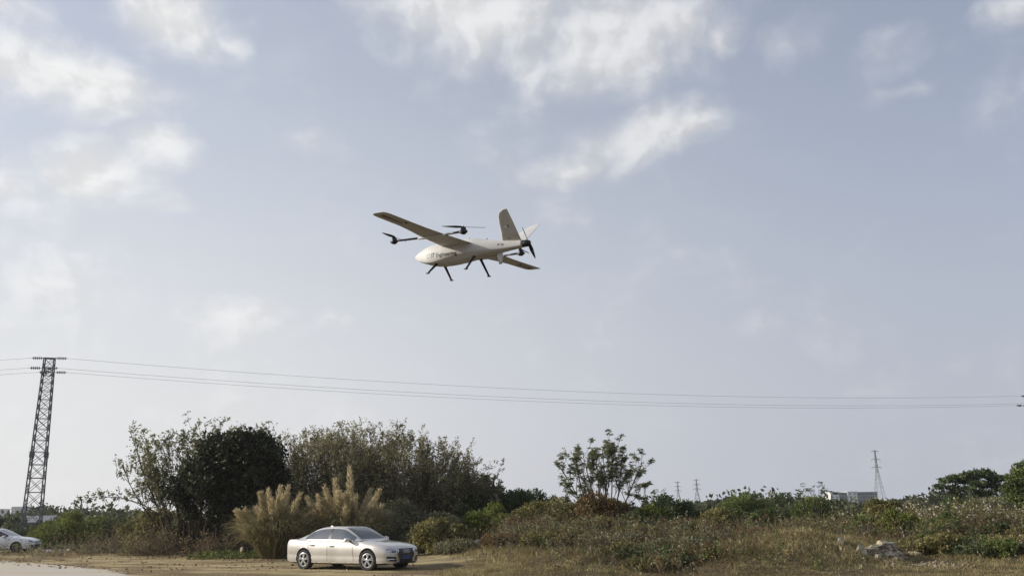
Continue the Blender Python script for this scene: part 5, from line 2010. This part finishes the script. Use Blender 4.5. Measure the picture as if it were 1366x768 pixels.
# white saloon at the left edge
profw = [(2.26, .52, .30, .56, .0), (2.22, .68, .24, .64, .03), (2.10, .80, .20, .72, .05), (1.9, .855, .185, .79, .06), (1.6, .88, .18, .85, .06), (1.2, .888, .18, .90, .05), (.8, .888, .18, .93, .04),
         (0, .888, .18, .95, .03), (-1.0, .888, .18, .975, .03), (-1.6, .88, .19, .995, .03), (-2.0, .86, .20, 1.01, .03), (-2.25, .82, .24, 1.0, .02), (-2.35, .74, .30, .93, 0), (-2.39, .64, .38, .80, 0)]
gpw = [(1.0, .76, .935, .66, .95), (.85, .79, .935, .64, 1.03), (.5, .80, .94, .61, 1.235), (.15, .805, .945, .58, 1.40), (-.1, .805, .95, .57, 1.445), (-.5, .805, .955, .565, 1.455), (-.95, .80, .965, .56, 1.42), (-1.3, .79, .98, .56, 1.32), (-1.6, .77, .99, .58, 1.18), (-1.9, .73, 1.0, .62, 1.05), (-2.0, .71, 1.01, .65, 1.02)]
wf = at(24.5, 697, 57.2)
YW = RAD(4)
hw_ = np.array([math.cos(YW), math.sin(YW), 0])
nw = np.array([-math.sin(YW), math.cos(YW), 0])
wc = np.array([wf[0], 57.2, 0]) - hw_ * 1.35 + nw * .88
spec_w = dict(wheelbase=2.70, arch=.355, track=.875, r=.318, rim=.215, spokes=7, twin=False, rim_mat=ALLOY_D, chrome=False, steer=0, mirror=(.62, .86, .98),
              glass=dict(prof=gpw, windows=[(-.36, .78), (-1.18, -.46), (-1.46, -1.24)], pillars=[(-.46, -.36), (-1.24, -1.18)], screen=(.12, .92), back=(-1.92, -1.1)),
              seams=[(.80, .30, .74, .92), (-.41, .30, -.41, .95), (-1.15, .70, -1.1, .95), (-1.0, .30, -1.15, .70)], handles=[(-.22, .80), (-1.02, .82)])
corolla, cbv, cgbv, putw = build_car('white_car', 'white saloon car cut by the left edge, parked by the near lattice pylon', (wc[0], wc[1], float(height(wc[0], wc[1]))), YW, profw, PAINT_W, GLASS_R, spec_w)
for sg in (1, -1):
    putw('headlight', [(sg * .42, .655), (sg * .62, .70), (sg * .80, .74)], [(sg * .42, .625), (sg * .62, .61), (sg * .80, .65)], LAMP_D, ('x', 1), .008, cols_=12, rows_=3)
    putw('air_intake', [(sg * .58, .46), (sg * .74, .48)], [(sg * .50, .27), (sg * .78, .29)], TRIM, ('x', 1), .008, cols_=10, rows_=3)
    putw('tail_light', [(sg * .45, .92), (sg * .68, .92)], [(sg * .45, .80), (sg * .70, .78)], TAIL, ('x', -1), .008, cols_=8, rows_=3)
putw('grille', [(-.42, .64), (.42, .64)], [(-.42, .60), (.42, .60)], TRIM, ('x', 1), .009, cols_=16, rows_=2)
putw('lower_grille', [(-.48, .47), (.48, .47)], [(-.56, .27), (.56, .27)], TRIM, ('x', 1), .009, cols_=16, rows_=3)
putw('number_plate', [(-.22, .52), (.22, .52)], [(-.22, .40), (.22, .40)], PLATE, ('x', 1), .02, cols_=6, rows_=2)


# ------------------------------------------------------------------ stones, litter, sticks
def rock_mesh(r, sx, sy, sz, rough=.5, sub=3, flat_top=0.0):
    wv = [(r.normal(size=3) * w, r.uniform(0, 6), .16 / w ** .8) for w in (2, 3.5, 6, 9, 13) for _ in range(3)]
    bm = bmesh.new()
    bmesh.ops.create_icosphere(bm, subdivisions=sub, radius=1.0)
    k = [(unit(r.normal(size=3)), r.uniform(.42, .86)) for _ in range(18)]
    for v in bm.verts:
        c = np.array(v.co)
        for n, d in k:              # chop flat facets
            t = c @ n
            if t > d:
                c = c - n * (t - d) * .97
        c = c * (1 + rough * sum(a_ * math.sin(float(c @ d_) + p_) for d_, p_, a_ in wv) + r.normal(0, .02))
        if flat_top:
            c[2] = min(c[2], flat_top)
        v.co = Vector(c * np.array([sx, sy, sz]))
    me = bpy.data.meshes.new('rock')
    bm.to_mesh(me)
    bm.free()
    return me


STONE = plain('pale_broken_concrete', (.36, .315, .225), .95, noise=.35, scale=5)
STONE_W = plain('whitish_rock', (.38, .36, .32), .95, noise=.3, scale=6)
STONE_B = plain('earthy_rubble', (.19, .145, .09), .95, noise=.4, scale=6)
SHEETP = plain('white_plastic', (.72, .73, .73), .5, noise=.1, scale=8)
WOODP = plain('bleached_wood', (.42, .36, .28), .9, noise=.2, scale=8)


def rock(name, label, cat_, px, Y, size, m, seed, lift=.3, rot=0.0, flat_top=0, group=None):
    r = np.random.default_rng(seed)
    b = on_ground(px, Y)
    me = rock_mesh(r, *size, flat_top=flat_top)
    o = link(name, me, m)
    o.location = (b[0], b[1], b[2] + size[2] * lift)
    o.rotation_euler = (r.uniform(-.15, .15), r.uniform(-.15, .15), rot)
    return tag(o, label, cat_, group)


rock('rock', 'whitish grey rock lying in the grass right of the silver car', 'rock', 637, 39.5, (.26, .2, .21), STONE_W, 71, .75, .4)
rock('concrete_chunk', 'small white topped chunk left of the broken concrete ledge', 'concrete', 1118, 31.6, (.15, .15, .20), STONE_W, 72, .5, .2)
rock('concrete_block', 'tall pale block at the left end of the broken concrete ledge', 'concrete', 1146, 30.4, (.24, .28, .40), STONE, 73, .25, .5)


def broken_ledge():
    r = np.random.default_rng(74)
    g1_, g2_ = on_ground(1140, 30.6), on_ground(1196, 31.4)
    root = thing('concrete_ledge', 'long broken concrete ledge with a crumbled face sticking out of the grassy bank', 'concrete', (g1_ + g2_) / 2, math.atan2(g2_[1] - g1_[1], g2_[0] - g1_[0]))
    Lh = np.linalg.norm(g2_ - g1_) / 2
    nu, nv = 44, 12
    V = []
    wv = [(r.normal(size=2) * w, r.uniform(0, 6), .10 / w ** .6) for w in (2, 4, 7, 12, 20) for _ in range(3)]
    for j in range(nv):
        v = j / (nv - 1)
        for i in range(nu):
            u = -1 + 2 * i / (nu - 1)
            x = u * Lh
            n = sum(a_ * math.sin(x * d[0] * 3 + v * 1.2 * d[1] * 3 + p) for d, p, a_ in wv)
            hgt = (.42 + .10 * math.sin(x * 3.1) - .16 * max(0, u - .3)) * (1 - .25 * abs(u) ** 6)
            V.append((x, -.32 * (1 - v) ** 1.3 + .5 * n * (1 - .3 * v) + r.normal(0, .012), -.05 + hgt * v + .12 * n * v + r.normal(0, .008)))
    for i in range(nu):                      # the ground behind runs level into the bank
        x, y, z = V[(nv - 1) * nu + i]
        V.append((x, y + .9, z - .16))
    F = [(j * nu + i, j * nu + i + 1, (j + 1) * nu + i + 1, (j + 1) * nu + i) for j in range(nv) for i in range(nu - 1)]
    obj('crumbled_face', np.array(V), F, MIXED, root)
    for k, (u, ln, th) in enumerate(((-.52, .34, .10), (-.08, .46, .09), (.36, .36, .10), (.72, .26, .08))):
        me = rock_mesh(r, ln, .26, th, .35, 3, .6)
        o = link('slab', me, STONE, root)
        i = int((u + 1) / 2 * (nu - 1))
        x, y, z = V[(nv - 1) * nu + i]
        o.location = (x, y + .12, z + .0)
        o.rotation_euler = (r.normal(0, .05), r.normal(0, .06), r.normal(0, .12))


MIXED, _t, _b = new_mat('crumbled_concrete_and_earth')
_tc = N(_t, 'ShaderNodeTexCoord')
_n1 = N(_t, 'ShaderNodeTexNoise')
_n1.inputs['Scale'].default_value = 5
_n1.inputs['Detail'].default_value = 8
_n1.inputs['Roughness'].default_value = .65
_t.links.new(_tc.outputs['Object'], _n1.inputs['Vector'])
_t.links.new(ramp(_t, smooth_range(_t, _n1.outputs['Fac'], .32, .68), [(.10, .075, .045), (.19, .15, .10), (.34, .29, .20), (.50, .46, .36)]), _b.inputs['Base Color'])
_b.inputs['Roughness'].default_value = .95
broken_ledge()
rock('concrete_chunk', 'pale chunk below the pale stake right of the ledge', 'concrete', 1214, 32.2, (.30, .24, .12), STONE, 75, .8, .3)
rock('concrete_chunk', 'small pale stone far right of the ledge in the grass', 'concrete', 1226, 29.2, (.08, .07, .07), STONE_W, 76, .8)
rock('concrete_chunk', 'yellowish broken stone under the middle of the ledge', 'concrete', 1166, 29.9, (.14, .14, .16), STONE, 77, .5)
rock('concrete_chunk', 'brown earthy lump under the right end of the ledge', 'concrete', 1192, 29.9, (.30, .2, .15), STONE_B, 78, .5)


def rubble(name, label, n, x0, x1, y0, y1, s0, s1, m, seed, dens=None):
    r = np.random.default_rng(seed)
    Vs, Fs, k = [], [], 0
    ico = bmesh.new()
    bmesh.ops.create_icosphere(ico, subdivisions=1, radius=1.0)
    bv_ = np.array([v.co[:] for v in ico.verts])
    bf = np.array([[v.index for v in f.verts] for f in ico.faces])
    ico.free()
    pts = scatter(n, x0, x1, y0, y1, r, dens or (lambda x, y: np.ones_like(x)))
    for p in pts:
        s = r.uniform(s0, s1) ** 1 * r.uniform(.5, 1)
        v = bv_ * (1 + r.normal(0, .22, (len(bv_), 1))) * s * r.uniform(.6, 1.2, 3)
        Vs.append(v + p + np.array([0, 0, s * .2]))
        Fs.append(bf + k)
        k += len(v)
    return tag(obj(name, np.concatenate(Vs), np.concatenate(Fs), m), label, kind='stuff')


CLOD = plain('earth_clod', (.20, .15, .09), .98, noise=.45, scale=9)
rubble('rubble', 'pale rubble spilling down below the concrete ledge', 150, 11.4, 13.8, 28.8, 30.6, .02, .07, STONE, 81)
rubble('rubble', 'brown earthy rubble mixed in below the concrete ledge', 320, 11.2, 14.2, 28.4, 30.7, .02, .08, STONE_B, 82)
rubble('pebbles', 'small pale stones strewn over the sandy verge', 900, -30, -2, 30, 48, .01, .05, STONE, 85, lambda x, y: (patch(x * 1.2, y * 1.2, 11) > .5) * (y > 46 - (x + 30) * .98 + 2.5))
rubble('earth_clods', 'brown clods and crumbs of earth on the dirt in front of the silver car', 420, -7.2, -1.8, 25.6, 28.2, .015, .10, CLOD, 83, lambda x, y: patch(x * 2, y * 2, 8))
rubble('earth_clods', 'clods and crumbs of earth along the sandy verge', 2200, -30, -6, 33, 47, .015, .075, CLOD, 84, lambda x, y: (patch(x * 1.5, y * 1.5, 9) > .5) * (y > 46 - (x + 30) * .98 + 2.5))
pts = scatter(1500, -8, -1.5, 24.5, 28.0, rg, lambda x, y: (patch(x * 2, y * 2, 10) > .5))
grass_field('tufted_grass', 'dry tufts of grass on the dirt in front of the silver car', pts, rg, .05, .17, .008, LEAF['straw'], 7, .06, .7)

# litter
LIT = [(62, 58.5, .16, 'crumpled white litter nearest the white car'), (72, 57.2, .26, 'largest crumpled white litter piece left of the yellow green bush foot'), (84, 58.2, .22, 'crumpled white litter below the yellow green bush'), (96, 58.8, .22, 'crumpled white litter at the right end of the litter row'), (90, 59.6, .16, 'small white litter behind the litter row')]
for i, (px, Y, s, lab) in enumerate(LIT):
    rock('litter', lab, 'litter', px, Y, (s, s * .6, s * .45), SHEETP, 90 + i, .7, i * .7)
rock('litter', 'white scrap lying left of the left pampas clump foot', 'litter', 331, 43.0, (.16, .12, .07), SHEETP, 97, .8)
rock('sack', 'pale dusty sack hanging in the scrub left of the left pampas clump', 'sack', 325, 43.4, (.17, .14, .20), WOODP, 98, 1.9)


def stick(label, p0, p1, r0, m=WOODP, name='stick'):
    mb_ = MB()
    p0, p1 = np.array(p0), np.array(p1)
    rr = np.random.default_rng(int(abs(p0[0]) * 100))
    n = 6
    pts = [p0 + (p1 - p0) * i / n + rr.normal(0, .02, 3) * (0 < i < n) for i in range(n + 1)]
    mb_.path(pts, list(np.linspace(r0, r0 * .5, n + 1)), 7)
    return tag(mb_.build(name, m, None, True), label, 'stick')


g1, g2 = on_ground(134, 56), on_ground(147, 56.6)
stick('bleached stick propped on the verge below the dry brushwood', g1 + np.array([0, 0, .03]), g2 + np.array([0, 0, .34]), .045)
g1 = on_ground(1207, 35.4)
stick('pale upright stake leaning left in the bushes above the broken concrete', g1 + np.array([0, 0, -.1]), at(1201, 702, 35.4), .032, name='stake')
g1 = on_ground(556, 33.0)
stick('pale bent twig standing right behind the nose of the silver car', g1 + np.array([-.1, 0, 0]), at(551, 714, 33.0), .018, name='twig')
g1, g2 = on_ground(555, 40.5), on_ground(574, 40.0)
stick('fallen log on the dirt right of the silver car', g1 + np.array([0, 0, .05]), g2 + np.array([0, 0, .06]), .06, BARK, 'log')

# ------------------------------------------------------------------ haze
HZ = [(-1530, -1430, -3.0), (1530, 1530, 62.0)]
(x0, y0, z0), (x1, y1, z1) = HZ
hb = MB().box(((x0 + x1) / 2, (y0 + y1) / 2, (z0 + z1) / 2), (x1 - x0, y1 - y0, z1 - z0))
hm = bpy.data.materials.new('haze_air')
hm.use_nodes = True
ht = hm.node_tree
ht.nodes.clear()
pv = N(ht, 'ShaderNodeVolumePrincipled')
pv.inputs['Color'].default_value = (.90, .92, .96, 1)
pv.inputs['Density'].default_value = .00022
pv.inputs['Anisotropy'].default_value = .35
ho = N(ht, 'ShaderNodeOutputMaterial')
ht.links.new(pv.outputs[0], ho.inputs['Volume'])
tag(hb.build('haze', hm), 'thin pale haze in the air over the whole plain', kind='stuff')
